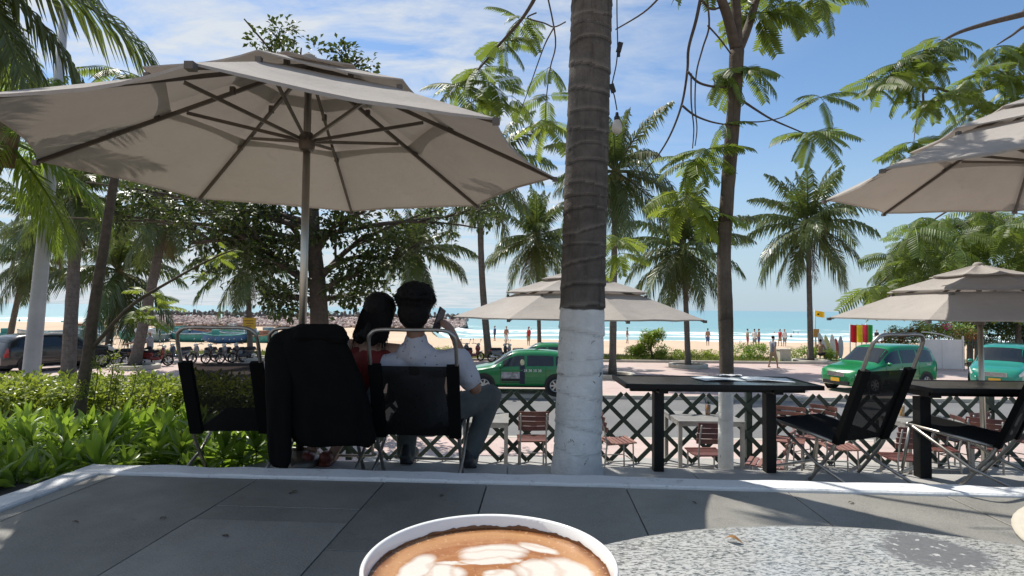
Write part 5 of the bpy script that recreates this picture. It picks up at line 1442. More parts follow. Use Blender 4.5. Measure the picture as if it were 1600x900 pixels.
    for tx in (.185, .80):
        x = L / 2 - tx * L
        for s_ in (1, -1):
            MB().disc((x, s_ * (hw0 - .006 + .012), wr + .015), wr + .075, 28, Matrix.Rotation(rad(-90 * s_), 3, 'X')).build('wheel_arch', BLKP, root)
            W_ = bpy.data.objects.new('wheel', None); COL.objects.link(W_); W_.parent = root; W_.location = (x, s_ * (hw0 - .09), wr)
            rt = Matrix.Rotation(rad(-90 * s_), 3, 'X')
            MB().lathe([(wr * .62, -.10), (wr * .93, -.10), (wr, -.07), (wr, .08), (wr * .94, .105), (wr * .66, .115), (wr * .62, .10)], 28, (0, 0, 0), rt).build('tyre', TYRE, W_, True)
            m = MB().lathe([(wr * .64, .10), (wr * .60, .118), (wr * .55, .10), (wr * .52, .05), (0, .05)], 28, (0, 0, 0), rt); rim = m.build('rim', BLKP, W_, True)
            m = MB()
            for k in range(7):
                a = k * 2 * math.pi / 7; d_ = rt @ V((math.cos(a), math.sin(a), 0)); n_ = rt @ V((0, 0, 1))
                m.beam(n_ * .105 + d_ * .03, n_ * .108 + d_ * wr * .60, .055, .02, n_)
            m.lathe([(wr * .66, .112), (wr * .62, .122), (wr * .57, .112)], 28, (0, 0, 0), rt); m.lathe([(0, .122), (.05, .12), (.06, .10)], 12, (0, 0, 0), rt)
            m.build('spokes', ALLOY, W_, False)
    if taxi:
        def text(s, size, t, v, s_, mat):
            cu = bpy.data.curves.new('lettering', 'FONT'); cu.body = s; cu.size = size; cu.extrude = .002; cu.materials.append(mat); cu.align_x = 'CENTER'
            o = text_obj(cu); o.parent = root
            q = S(t, v, s_, .018); o.location = q; o.rotation_euler = (rad(90), 0, 0 if s_ < 0 else rad(180)); return o
        for s_ in (1, -1):
            for (s, size, t, v, mat) in taxi: text(s, size, t, v, s_, mat)
    return root, S, patch
WTXT = simple('white_lettering', (.8, .8, .8), .5); YTXT = simple('yellow_lettering', (.62, .68, .03), .5); GLOGO = simple('lime_panel', (.14, .36, .02), .5)
# taxi facing left with a printed door panel, partly behind the painted trunk
pA = gp(838, 617)
A_, SA, pa = car('taxi', 'green taxi facing left, seen side-on beside the painted palm trunk', 'hatch', 4.1, 1.70, GREENP, (pA.x - .55, pA.y + .85, G), rad(180), taxi=(('38 38 38 38', .13, .60, 3.62, WTXT),), plate=PLATEY, cat='taxi', group='green taxis')
pa('door_poster', simple('poster_grey', (.34, .33, .34), .5, var=.5, vs=9), .335, .50, 3.05, 3.62, 1, .010)
pa('door_poster', BLKP, .335, .50, 2.45, 3.05, 1, .010)
pa('poster_figure', simple('poster_navy', (.012, .018, .045), .5, var=.5, vs=12), .492, .535, 2.3, 4.1, 1, .016, 3, 8)
MB().ell(SA(.513, 4.35, 1, .03), (.075, .012, .115), None, 12, 8).build('poster_figure_head', simple('poster_skin', (.62, .56, .36), .6, var=.3, vs=30), A_, True)
# taxi behind it : only its roof shows
pB = gp(835, 590)
car('taxi', 'second green taxi, only its roof showing above the side-on taxi', 'hatch', 4.1, 1.70, GREENP, (at(850, 560, 25.0).x, 25.6, G), rad(176), taxi=(('38 38 38', .13, .60, 3.62, WTXT),), plate=PLATEY, cat='taxi', group='green taxis')
# taxi at right, turned three-quarters
pC = gp(1368, 606)
C_, SCc, pc_ = car('taxi', 'green taxi van turned three-quarters with yellow logo on its door', 'mpv', 4.75, 1.80, GREENP, (at(1373, 580, 22.7).x, 22.7, G), rad(180 + 22), taxi=(('38 38 38', .20, .545, 3.42, WTXT), ('MAI LINH', .13, .405, 3.36, YTXT), ('TAXI', .11, .83, 3.86, WTXT)), plate=PLATEY, cat='taxi', group='green taxis')
pc_('logo_panel', GLOGO, .352, .47, 3.22, 3.60, 1, .008)
MB().disc(SCc(.36, 3.42, 1, .016), .055, 16, Matrix.Rotation(rad(-90), 3, 'X')).build('logo_disc', YTXT, C_)
car('taxi', 'teal taxi van cut off at the right edge in front of the green fence', 'mpv', 4.55, 1.77, TEALP, (at(1566, 580, 23.6).x + .1, 23.6, G), rad(180 + 42), taxi=(('38 38 38', .20, .545, 3.42, WTXT),), plate=PLATEY, cat='taxi', group='green taxis')
car('parked_car', 'black car parked at the left edge behind the white lamp post', 'suv', 4.75, 1.90, BLACKP, (at(84, 570, 26.6).x, 26.6, G), rad(66))

# scooters
def scooter(label, loc, rz, col, seed=0):
    root = thing('motorbike', label, 'motorbike', loc, rz, 'motorbikes parked along the promenade'); r_ = .27
    for x in (-.62, .62):
        W_ = bpy.data.objects.new('wheel', None); COL.objects.link(W_); W_.parent = root; W_.location = (x, 0, r_)
        rt = Matrix.Rotation(rad(90), 3, 'X')
        MB().lathe([(r_ * .74, -.03), (r_ * .95, -.04), (r_, 0), (r_ * .95, .04), (r_ * .74, .03), (r_ * .74, -.03)], 20, (0, 0, 0), rt).build('tyre', TYRE, W_, True)
        m = MB()
        for k in range(5):
            a = k * 1.2566; m.beam((0, 0, 0), (r_ * .76 * math.cos(a), 0, r_ * .76 * math.sin(a)), .03, .03, (0, 1, 0))
        m.build('spokes', ALLOY, W_)
    m = MB(); m.caps((-.60, 0, .62), .07, (-.10, 0, .60), .11); m.caps((-.55, 0, .50), .08, (-.05, 0, .38), .11); m.caps((-.05, 0, .38), .10, (.22, 0, .36), .09); organic(m, 'body', col, root, .03, 3)
    m = MB(); m.caps((.34, 0, .40), .085, (.40, 0, .80), .075); m.ell((.40, 0, .74), (.10, .19, .20), None, 12, 8); organic(m, 'front_shield', col, root, .03, 2)
    m = MB(); m.caps((-.62, 0, .74), .085, (-.12, 0, .72), .095); m.ell((-.4, 0, .74), (.36, .13, .06), None, 12, 8); organic(m, 'seat', BLKP, root, .025, 3)
    MB().tube([(.62, -.06, .27), (.45, -.05, .60), (.36, 0, .95)], .022, 6).build('fork', STEELD, root); MB().tube([(.62, .06, .27), (.45, .05, .60), (.36, 0, .95)], .022, 6).build('fork', STEELD, root)
    m = MB().tube([(.24, -.34, 1.0), (.33, -.18, 1.02), (.36, 0, .97), (.33, .18, 1.02), (.24, .34, 1.0)], .018, 6); m.build('handlebar', BLKP, root, True)
    MB().ell((.44, 0, .95), (.10, .10, .09), None, 10, 8).build('headlight', LAMPW, root, True)
    for s_ in (-1, 1):
        mr = MB().tube([(.30, s_ * .26, 1.02), (.34, s_ * .32, 1.22)], .008, 5).build('mirror', BLKP, root); MB().ell((.34, s_ * .33, 1.24), (.015, .06, .04), None, 8, 6).build('mirror_glass', CHR, mr, True)
    MB().tube([(-.15, -.14, .28), (-.75, -.17, .36)], [.035, .055], 8).build('exhaust', CHR, root, True)
    MB().beam((-.9, 0, .55), (-.62, 0, .50), .14, .02).build('mudguard', BLKP, root); MB().beam((.40, 0, .52), (.78, 0, .58), .13, .02).build('front_mudguard', col, root)
    MB().ell((-.72, 0, .66), (.05, .09, .05), None, 8, 6).build('tail_light', LAMPR, root, True)
    MB().tube([(.0, .12, .28), (-.05, .26, .0)], .014, 5).build('stand', STEELD, root)
    return root
MBLK = paint('motorbike_black', (.015, .016, .02)); MRED = paint('motorbike_red', (.18, .02, .02)); MBLU = paint('motorbike_blue', (.04, .07, .12)); MGRY = paint('motorbike_grey', (.16, .17, .18))
for (px_, py_, rz, col, lab) in (
        (158, 571, 200, MBLU, 'dark blue motorbike beside the black car\'s nose'), (186, 570, 205, MBLK, 'black motorbike left of the leaning palm trunk'), (222, 572, 200, MBLK, 'black motorbike right behind the leaning palm trunk'),
        (240, 572, 15, MRED, 'dark red motorbike leaning right of the leaning palm trunk'), (280, 567, 250, MBLU, 'blue-grey motorbike standing alone left of the empty chair'),
        (318, 567, 240, MGRY, 'grey motorbike seen through the chair frame, first of four'), (340, 567, 235, MBLK, 'black motorbike seen through the chair frame, second of four'), (362, 567, 235, MGRY, 'motorbike seen through the chair frame, third of four'), (380, 566, 238, MBLK, 'black motorbike beside the palm with the yellow notice'),
        (722, 556, 60, MBLK, 'black motorbike left of the leaning palm behind the taxi'), (738, 558, 45, MRED, 'red motorbike close to the leaning palm behind the taxi'), (785, 552, 20, MGRY, 'grey motorbike seen above the side-on taxi bonnet'), (800, 550, 160, MBLK, 'black motorbike above the side-on taxi roof')):
    p = gp(px_, py_); 
    if p.y > 32.4: p = p * (32.3 / p.y); p.z = G
    scooter(lab, (p.x, p.y, G), rad(rz), col)

# ================================================================== small figures
def figure(label, loc, rz, h=1.68, top=None, bottom=None, pose='stand', name='person', stride=0.0, group=None, vox=.03, bare=False):
    root = thing(name, label, 'person', loc, rz, group); s = h / 1.7
    def q(x, y, z): return V((x, y, z)) * s
    m = MB(); hz = .90; lean = .0
    if pose == 'sit':
        hz = .45
    sh = hz + .52; hd_ = q(0, .02, sh + .25)
    head(m, hd_, s * .98, V((0, 1, 0)))
    m.caps(q(0, 0, sh), .055 * s, q(0, .01, sh + .13), .05 * s); m.caps(q(0, 0, hz), .13 * s, q(0, 0, sh - .1), .13 * s); m.caps(q(-.15, 0, sh), .055 * s, q(.15, 0, sh), .055 * s)
    legs, arms = [], []
    for sd_ in (-1, 1):
        fy = stride * sd_
        if pose == 'sit': kn = q(.12 * sd_, .42, .46); an = q(.12 * sd_, .45, .07)
        elif pose == 'ride': kn = q(.2 * sd_, .35, .72); an = q(.18 * sd_, .25, .32)
        else: kn = q(.10 * sd_, fy * .55 + .03, .48); an = q(.10 * sd_, fy, .07 + max(0, -fy) * .12)
        legs.append((q(.09 * sd_, 0, hz - .03), kn, an)); m.caps(q(.09 * sd_, 0, hz - .03), .085 * s, kn, .058 * s); m.caps(kn, .056 * s, an, .038 * s); m.caps(an - q(0, .04, .03), .036 * s, an + q(0, .13, -.035), .03 * s)
        if pose == 'ride': el = q(.28 * sd_, .2, sh - .28); wr = q(.26 * sd_, .5, sh - .34)
        elif pose == 'sit': el = q(.26 * sd_, .06, sh - .28); wr = q(.18 * sd_, .3, sh - .38)
        else: el = q(.23 * sd_, -fy * .35, sh - .29); wr = q(.22 * sd_, -fy * .7 + .06, sh - .52)
        arms.append((q(.17 * sd_, 0, sh), el)); m.caps(q(.17 * sd_, 0, sh), .052 * s, el, .042 * s); m.caps(el, .04 * s, wr, .028 * s); hand(m, wr, (wr - el), V((-sd_, .2, 0)), .25, s, sd_)
    organic(m, 'body', SKIN, root, vox * .7, 2)
    mh = MB(); mh.ell(hd_ + q(0, -.018, .035), (.086 * s, .10 * s, .088 * s), None, 12, 8); organic(mh, 'hair', HAIR if bare is not None else CURBW, root, vox * .7, 1)
    if top:
        m = MB(); m.caps(q(0, 0, hz + .02), .155 * s, q(0, 0, sh - .1), .15 * s); m.caps(q(-.15, 0, sh - .01), .075 * s, q(.15, 0, sh - .01), .075 * s)
        for a, e in arms: m.caps(a, .072 * s, a.lerp(e, .8), .062 * s)
        organic(m, 'shirt', top, root, vox, 2)
    if bottom:
        m = MB(); m.caps(q(-.06, 0, hz - .02), .13 * s, q(.06, 0, hz - .02), .13 * s)
        for a, k_, n_ in legs: m.caps(a, .105 * s, a.lerp(k_, .95), .082 * s)
        organic(m, 'shorts', bottom, root, vox, 2)
    return root
CL = [simple('cloth_' + n, c, .85) for n, c in (('blue', (.05, .10, .25)), ('white', (.65, .65, .65)), ('red', (.40, .03, .03)), ('black', (.02, .02, .025)), ('grey', (.22, .23, .26)), ('khaki', (.30, .24, .15)))]
p = gp(1208, 575); figure('stooped person in grey-blue shirt and shorts walking along the promenade', (p.x, p.y, G), rad(-70), 1.62, CL[4], CL[5], stride=.22)
p = onz(1296, 566, G + .07); figure('person sitting on the verge beside the surfboards', (p.x, 34.6, G + .07), rad(-40), 1.65, None, CL[3], pose='sit')
for (px_, py_, rz, lab) in ((214, 571, 205, 'rider in grey shirt and white helmet left of the leaning palm'), (234, 571, 195, 'rider in grey shirt and white helmet right of the leaning palm')):
    p = gp(px_, py_); f_ = figure(lab, (p.x, p.y - .02, G + .02), rad(rz - 90), 1.65, simple('rider_shirt', (.36, .37, .40), .8), CL[3], pose='ride')
    hl = MB().ell((0, 0, 0), (.13, .15, .13), None, 12, 8).build('helmet', WTXT, f_, True); hl.location = (0, 0, 1.70)
bp = [(1106, 541, 3, 'dark clothed person standing alone at the water, left of the thin tree'), (773, 533, 0, 'person standing on the sand above the taxi bonnet'), (826, 541, 2, 'person in red on the sand above the taxi roof'), (791, 538, 4, 'bather on the sand right of the leaning palm')]
bp += [(1168, 541, 5, 'bather on the sand left of the stooped walker'), (1179, 543, 1, 'pale bather on the sand beside two others'), (1186, 541, 3, 'dark bather closest to the stooped walker'), (1219, 541, 2, 'bather in red just right of the stooped walker'), (1226, 542, 1, 'pale bather right of the one in red'), (980, 537, 4, 'bather on the sand beside the umbrella edge')]
bp += [(30, 506, 3, 'figure on the far sand beside the small leaning palm'), (1383, 541, 0, 'bather above the taxi van windscreen'), (1392, 541, 3, 'dark bather right above the taxi van roof'), (1370, 538, 3, 'bather seen beside the coloured flags')]
def on_sand(px, py):
    y = 40.0
    for _ in range(60):
        z = sand_z(y); q = onz(px, py, z)
        if abs(q.y - y) < .02: break
        y = lerp(y, min(max(q.y, 34), 130), .5)
    return V((at(px, py, y).x, y, sand_z(y)))
for i, (px_, py_, c_, lab) in enumerate(bp):
    p = on_sand(px_, py_); figure(lab, (p.x, p.y, p.z + .02), rad(i * 67), 1.66, CL[c_] if i % 3 else None, CL[(c_ + 3) % 6], vox=.05, group='people on the beach', stride=.12 * (i % 2))
for i, (px_, py_) in enumerate(((1210, 523), (1219, 522), (1240, 522), (1247, 523), (1172, 524), (830, 518), (1236, 527))):
    p = onz(px_, py_, SEA_Z); t_ = thing('person', 'swimmer in the surf with only head and shoulders showing', 'person', p, 0, 'swimmers in the surf')
    m = MB(); head(m, V((0, 0, .45)), 1.0, V((0, 1, 0))); m.caps((0, 0, .1), .09, (0, 0, .38), .055); m.caps((-.17, 0, .18), .06, (.17, 0, .18), .06); m.caps((0, 0, -.3), .14, (0, 0, .1), .13); organic(m, 'body', SKIND, t_, .04, 1)

# ================================================================== beach furniture, boats, breakwater
def cloth_flag(label, px, top_py, base_py, wd, hg, col, base_z=None, lean=0.0, depth=None, mark=False):
    p = onz(px, base_py, G + .05) if depth is None else V((at(px, 500, depth).x, depth, G + .05))
    t = at(px, top_py, p.y); root = thing('beach_flag', label, 'flag', p)
    MB().tube([(0, 0, 0), (0, 0, t.z - p.z + .05)], .03, 8).build('pole', CL[1], root, True)
    m = MB().grid(lambda u, v: (u * wd + .02, .12 * math.sin(u * 6) * u, t.z - p.z - v * hg - .1 * u * (1 if lean else .4)), 10, 8); f_ = m.build('cloth', simple('flag_' + label.split()[0], col, .8, transl=.35), root, True)
    if mark: MB().grid(lambda u, v: (.62 * wd * (.45 + .3 * u), .12 * math.sin((.45 + .3 * u) * .62 * 6) * .5 - .03, t.z - p.z - hg * (.35 + .3 * v) - .06), 4, 4).build('emblem', CL[3], f_)
cloth_flag('yellow flag with dark emblem on a thin pole beside the palm', 1274, 485, 562, .55, .36, (.75, .45, .02), lean=1, mark=True)
for i, (nm_, col, px_) in enumerate((('red', (.55, .02, .03), 1328), ('yellow', (.85, .70, .03), 1337), ('pink', (.70, .06, .10), 1346), ('green', (.03, .32, .06), 1353))):
    cloth_flag(nm_ + ' upright beach banner in the row of four behind the taxi van', px_, 507, 560, .36, 1.05, col, depth=34.5)
SB = [simple('board_' + n, c, .35, coat=.3) for n, c in (('white', (.75, .75, .72)), ('yellow', (.68, .62, .25)), ('blue', (.40, .50, .60)), ('red', (.50, .06, .06)))]
for i, (px_, py_, hh, col, an) in enumerate(((1292, 552, 1.75, 0, -.22), (1298, 553, 1.55, 1, -.12), (1304, 553, 1.6, 0, .02), (1309, 553, 1.35, 3, .06), (1316, 553, 1.5, 2, .10))):
    p = V((at(px_, 552, 35.2).x, 35.2 + .05 * i, G + .07))
    o = MB().lathe([(.0, 0), (.10, .12), (.20, .45), (.235, .9), (.20, 1.4), (.10, 1.75), (0, 1.9)], 14).build('surfboard', SB[col], None, True)
    o.location = p; o.scale = (hh / 1.9, .16, hh / 1.9); o.rotation_euler = (rad(-8), an, 0); tag(o, ('tall pale surfboard at the left end of the rack', 'yellow surfboard standing in the rack', 'white surfboard in the middle of the rack', 'short red surfboard in the rack', 'pale blue surfboard at the right end of the rack')[i], 'surfboard', 'surfboards upright by the verge')
p = V((at(1275, 550, 35.5).x, 35.5, G + .07)); t_ = thing('notice_board', 'small orange notice on a post at the beach edge', 'sign', p)
MB().tube([(0, 0, 0), (0, 0, 1.6)], .035, 8).build('post', KERB, t_); MB().box((0, -.05, 1.62), (.34, .03, .5)).build('board', simple('orange_sign', (.65, .33, .08), .6), t_)
p = gp(391, 562); t_ = thing('notice_board', 'small yellow notice fixed to the palm behind the empty chair', 'sign', (p.x, p.y - .22, at(391, 516, p.y - .22).z))
MB().box((0, 0, .38), (.72, .03, .62)).build('board', simple('yellow_sign', (.62, .40, .04), .6), t_)
for k in range(3): MB().box((-.02 + .05 * (k % 2), -.018, .52 - .14 * k), (.5 - .1 * k, .006, .055)).build('line_of_print', simple('sign_print', (.25, .13, .02), .6), t_)
p = gp(1221, 569); t_ = tag(MB().box((0, 0, .33), (.62, .5, .66)).box((0, 0, .70), (.70, .58, .07)).box((0, 0, .03), (.68, .56, .06)).build('concrete_block', simple('pale_concrete', (.50, .46, .38), .9, bump=.3)), 'pale concrete block behind the stooped walker', 'block'); t_.location = (at(1224, 560, 34.0).x, 34.0, G + .07)
# planter rings round the promenade palms
for (px_, py_, lab) in ((106, 597, 'stone planter ring round the thick upright palm'), (212, 576, 'stone planter ring round the leaning palm'), (957, 590, 'stone planter ring round the palm right of the painted trunk'), (1075, 574, 'stone planter ring round the palm behind the thin tree'), (391, 563, 'stone planter ring round the palm with the yellow notice'), (1267, 567, 'stone planter ring round the lone palm')):
    p = gp(px_, py_); t_ = thing('planter_ring', lab, 'planter', p)
    MB().lathe([(1.0, 0), (1.02, .16), (.99, .2), (.82, .2), (.80, .16), (.80, .05)], 28).build('kerb_ring', KERB, t_, True); MB().lathe([(0, .12), (.80, .10)], 28).build('soil', EARTH, t_)
# clipped topiary bush and low hedge
CL_FAR = [clump_mesh('leaf_clump', HED, 70, .42, .16, .10, 70 + i) for i in range(3)]; CL_FARD = [clump_mesh('leaf_clump', SHR, 70, .42, .15, .09, 80 + i) for i in range(3)]
def blob_bush(name, label, cat, base, blobs, seed, meshes, mat_stem=TWIG, n=60, group=None):
    rr = random.Random(seed); root = thing(name, label, cat, base, 0, group)
    for i in range(n):
        c_, r_ = blobs[i % len(blobs)]; d = V((rr.gauss(0, 1), rr.gauss(0, 1), rr.gauss(0, 1))).normalized() * (rr.random() ** .5)
        link('leaf_clump', rr.choice(meshes), root, V(c_) + V((d.x * r_[0], d.y * r_[1], d.z * r_[2])), (rr.uniform(-.5, .5), rr.uniform(-.5, .5), rr.uniform(0, 6.3)), rr.uniform(.5, .9))
    return root
p = onz(1018, 562, G + .05); tp_ = blob_bush('topiary_bush', 'clipped cloud-shaped bush on the verge left of the thin tree', 'bush', p, [((-.9, 0, .45), (.55, .5, .30)), ((.7, 0, .42), (1.0, .5, .26)), ((-.1, 0, 1.15), (.55, .45, .3)), ((.2, 0, 1.45), (.75, .4, .22)), ((-.6, 0, .7), (.5, .4, .3))], 5, CL_FAR + CL_FARD, n=110)
MB().tube([(.1, 0, 0), (-.05, 0, .6), (.1, 0, 1.4)], [.08, .06, .03], 7).build('stem', TWIG, tp_)
rr = random.Random(44)
for (xa, xb, yb, hh, lab, ms) in ((1062, 1136, 562, .35, 'low grass-green hedge strip left of the thin tree', CL_FAR), (1150, 1206, 566, .85, 'dark low hedge left of the stooped walker', CL_FARD), (1232, 1300, 567, .62, 'dark low hedge behind the lone palm', CL_FARD), (640, 735, 560, .4, 'low greenery behind the motorbikes near the leaning palm', CL_FAR)):
    pa_, pb_ = V((at(xa, 560, 35.2).x, 35.2, G + .07)), V((at(xb, 560, 35.2).x, 35.2, G + .07)); H_ = thing('low_hedge', lab, 'hedge', (pa_ + pb_) / 2)
    for i in range(46):
        t = rr.random(); link('leaf_clump', rr.choice(ms), H_, pa_.lerp(pb_, t) - (pa_ + pb_) / 2 + V((0, rr.uniform(-.6, .6), hh * rr.random() ** .6)), (rr.random(), rr.random(), rr.uniform(0, 6)), rr.uniform(.4, .75))
# rough verge grass at left
m = MB(); rr = random.Random(2)
for i in range(16000):
    x = rr.uniform(-34, 16); y = rr.uniform(33.4, 36.7); h_ = rr.uniform(.06, .26); a = rr.uniform(0, 6.28); wv = V((math.cos(a), math.sin(a), 0)) * .03
    c_ = V((x, y, G + .07)); m.add([c_ - wv, c_ + wv, c_ + V((rr.uniform(-.1, .1), rr.uniform(-.1, .1), h_))], [(0, 1, 2)])
tag(m.build('verge_grass', simple('dry_grass', (.25, .27, .07), .8, var=.5, vs=.8, transl=.3)), 'sunlit yellow-green grass on the verge behind the motorbikes', 'grass', kind='stuff')

# boats drawn up on the sand at left
def boat(label, loc, rz, L, W, H, col, col2, kind='hull'):
    root = thing('fishing_boat' if kind == 'hull' else 'basket_boat', label, 'boat', loc, rz, 'small boats drawn up on the sand')
    if kind == 'hull':
        def fn(u, v):
            t = u * 2 - 1; wv = W / 2 * (1 - abs(t) ** 2.4) ** .6 + .02; a = (v - .5) * math.pi
            return V((t * L / 2, wv * math.sin(a), H * (1 - math.cos(a) ** .7 * (1 - .25 * abs(t) ** 3)) + .25 * H * abs(t) ** 3))
        MB().grid(fn, 18, 10).build('hull', col, root, True)
        MB().grid(lambda u, v: fn(u, v) * .94 + V((0, 0, .05)), 18, 10).build('inside', col2, root, True)
        m = MB().tube([fn(i / 18, 0) for i in range(19)], .05, 6); m.build('gunwale', col2, root); MB().tube([fn(i / 18, 1) for i in range(19)], .05, 6).build('gunwale', col2, root)
        for t in (.3, .5, .7): MB().box(((t * 2 - 1) * L / 2, 0, H * .8), (.22, W * .86, .05)).build('thwart', col2, root)
        MB().box((-L * .22, 0, H + .25), (L * .16, W * .5, .5)).build('engine_box', col2, root)
    else:
        MB().lathe([(0, 0), (W * .3, .02), (W * .45, H * .4), (W * .5, H), (W * .47, H), (W * .42, H * .45), (0, .08)], 22).build('bowl', col, root, True)
        MB().lathe([(W * .52, H - .03), (W * .52, H + .05), (W * .46, H + .05), (W * .46, H - .03)], 22).build('rim', col2, root, True)
    return root
BC = [simple('boat_' + n, c, .6, var=.25, vs=3) for n, c in (('teal', (.05, .28, .27)), ('blue', (.04, .13, .30)), ('white', (.50, .54, .55)), ('green', (.05, .30, .20)), ('grey_blue', (.20, .29, .33)), ('rust', (.30, .16, .10)))]
names_ = ('teal', 'blue', 'white', 'green', 'grey-blue', 'rust'); rr = random.Random(99)
seen_ = {}
spots = [(30, 536), (75, 532), (118, 526), (150, 530), (172, 524), (200, 528), (222, 534), (196, 518), (150, 516), (128, 538), (240, 524), (262, 530), (285, 526), (300, 534), (268, 517), (246, 514), (322, 530), (345, 526), (352, 536), (372, 528), (330, 517), (372, 516), (404, 536), (420, 526), (300, 513), (225, 512), (185, 512), (352, 510), (136, 546), (395, 512)] + [(95 + 17 * i + (i * 37) % 11, 507 + (i * 13) % 30) for i in range(20)]
for i, (px_, py_) in enumerate(spots):
    p = on_sand(px_, py_); c_ = rr.choice((0, 0, 1, 2, 3, 4, 4, 2, 5)); c2 = rr.choice((2, 4, 5, 0)); k = 'basket' if i % 3 == 2 else 'hull'; sc_ = rr.uniform(.9, 1.2)
    nb = 'basket boat' if k == 'basket' else 'wooden boat'
    wh = ('beside the white lamp post', 'between the left palms', 'behind the motorbikes', 'seen through the empty chair frame', 'beside the draped jacket')[0 if px_ < 90 else 1 if px_ < 180 else 2 if px_ < 290 else 3 if px_ < 400 else 4]
    rk = ('nearest', 'near', 'farther', 'farthest')[min(3, int(max(0, 540 - py_) / 9))]
    bl_ = '%s %s, %s rim, %s, %s row' % (names_[c_], nb, names_[c2], wh, rk); seen_[bl_] = seen_.get(bl_, 0) + 1
    if seen_[bl_] > 1: bl_ += (', the right-hand one', ', the rightmost one')[min(1, seen_[bl_] - 2)]
    boat(bl_, (p.x, p.y, p.z - .05), rr.uniform(0, 3.1), 3.9 * sc_, 1.4 * sc_ if k == 'hull' else 1.9 * sc_, .8 * sc_, BC[c_], BC[c2], k)
# breakwater of rubble with a crest of concrete tetrapods
RUB = simple('rubble_stone', (.44, .35, .31), .95, var=.4, vs=.9, bump=.6, bs=2); TETRA = simple('tetrapod_concrete', (.13, .125, .12), .9, var=.3, vs=1)
bx0, bx1 = -80.0, -9.0; BY = 116.0
BW = thing('breakwater', 'rubble breakwater crested with dark concrete tetrapods behind the boats', 'breakwater', ((bx0 + bx1) / 2, BY, SEA_Z)); bo = BW.location.copy()
m = MB(); rr = random.Random(31); hB = (CAM_Z - 3.0) - SEA_Z + .35
MB().grid(lambda u, v: (lerp(bx0, bx1, u) - bo.x, lerp(-4, 4, v), 1.25 * (1 - abs(v * 2 - 1)) ), 40, 8).build('core', RUB, BW)
for i in range(1500):
    x = rr.uniform(bx0, bx1); v = rr.random(); y = -4.6 + v * 5.4; z = .2 + 1.6 * max(0, v) ** .8; r_ = rr.uniform(.3, .62)
    rt = Matrix.Rotation(rr.uniform(0, 3), 3, V((rr.random(), rr.random(), rr.random())).normalized()); m.ell((x - bo.x, y, z), (r_, r_ * rr.uniform(.6, 1), r_ * rr.uniform(.5, .8)), rt, 6, 4)
tag(m.build('rubble', RUB, BW), kind='stuff')
m = MB(); dirs = [V((0, 0, 1)), V((.94, 0, -.33)), V((-.47, .82, -.33)), V((-.47, -.82, -.33))]
for d in dirs: m.tube([(0, 0, 0), d * .85], [.34, .24], 7)
tme = m.mesh('tetrapod', TETRA)
x = bx0
while x < bx1:
    link('tetrapod', tme, BW, (x - bo.x, rr.uniform(.4, 1.6), 2.35 + rr.uniform(-.15, .15)), (rr.uniform(0, 6), rr.uniform(0, 6), rr.uniform(0, 6)), rr.uniform(.85, 1.1)); x += rr.uniform(.75, 1.15)

# ================================================================== right: gate, fence, planting behind it
WGATE = simple('white_sheet_metal', (.60, .60, .58), .6, var=.08, vs=1.5)
gl, gr = onz(1440, 580, G), onz(1504, 579, G); gy = 30.2
gxl, gxr = at(1440, 560, gy).x, at(1504, 560, gy).x
GT = thing('site_gate', 'white sheet panel gate with arched black lettering behind the taxi van', 'gate', ((gxl + gxr) / 2, gy, G))
gw = gxr - gxl
for k in range(4): MB().box((-gw / 2 + gw * (k + .5) / 4, .01 * (k % 2), .86), (gw / 4 - .006, .03, 1.52)).build('panel', WGATE, GT)
for s_ in (-1, 1): MB().box((s_ * (gw / 2 + .03), 0, .95), (.07, .07, 1.9 if s_ < 0 else 1.72)).build('post', WGATE, GT)
arc = [V((-gw / 2 + (gw * .78) * t, -.02, 1.66 + .34 * math.cos(t * math.pi / 2) ** .8)) for t in [i / 12 for i in range(13)]]
MB().tube(arc, .03, 6).build('arch_rail', WGATE, GT)
cu = bpy.data.curves.new('lettering', 'FONT'); cu.body = 'ICHER'; cu.size = .38; cu.extrude = .01; cu.materials.append(BLKP); o = text_obj(cu); o.parent = GT; o.location = (-gw / 2 + .16, -.03, 1.66); o.rotation_euler = (rad(90), 0, 0); o.scale = (1.1, .85, 1)
GF = thing('picket_fence', 'dark green metal picket fence behind the teal taxi', 'fence', (gxr + 3.2, gy + .1, G))
for k in range(34): MB().box((-3.05 + k * .22, 0, .85), (.05, .04, 1.6)).build('picket', GREENS, GF)
for z in (.35, 1.45): MB().box((.55, .045, z), (7.4, .04, .06)).build('rail', GREENS, GF)
BOU = simple('bougainvillea_leaf', (.16, .17, .04), .5, var=.5, vs=3, transl=.3, rnd=.3); FLOW = simple('magenta_flower', (.60, .04, .22), .6, transl=.3); RUST = simple('russet_leaf', (.30, .12, .05), .6, var=.3, transl=.3)
CLB = [clump_mesh('leaf_clump', m_, 60, .42, .16, .09, 120 + i) for i, m_ in enumerate((BOU, BOU, SHR, RUST))]; CLF = clump_mesh('flower_clump', FLOW, 50, .3, .13, .10, 140)
def rp(px, py, d): return at(px, py, d)
p0 = V((rp(1460, 560, 31.6).x, 31.6, G)); BV = blob_bush('flowering_bush', 'yellow-green and russet bush rising above the white gate', 'bush', p0, [(rp(x, y, 31.6) - p0, (1.0, .7, .42)) for x, y in ((1405, 530), (1418, 520), (1440, 516), (1462, 518), (1490, 518), (1512, 522), (1395, 542))], 8, CLB, n=150)
link('flower_clump', CLF, BV, rp(1480, 510, 31.0) - p0, None, .8); bpy.data.objects['flower_clump']['kind'] = 'stuff'
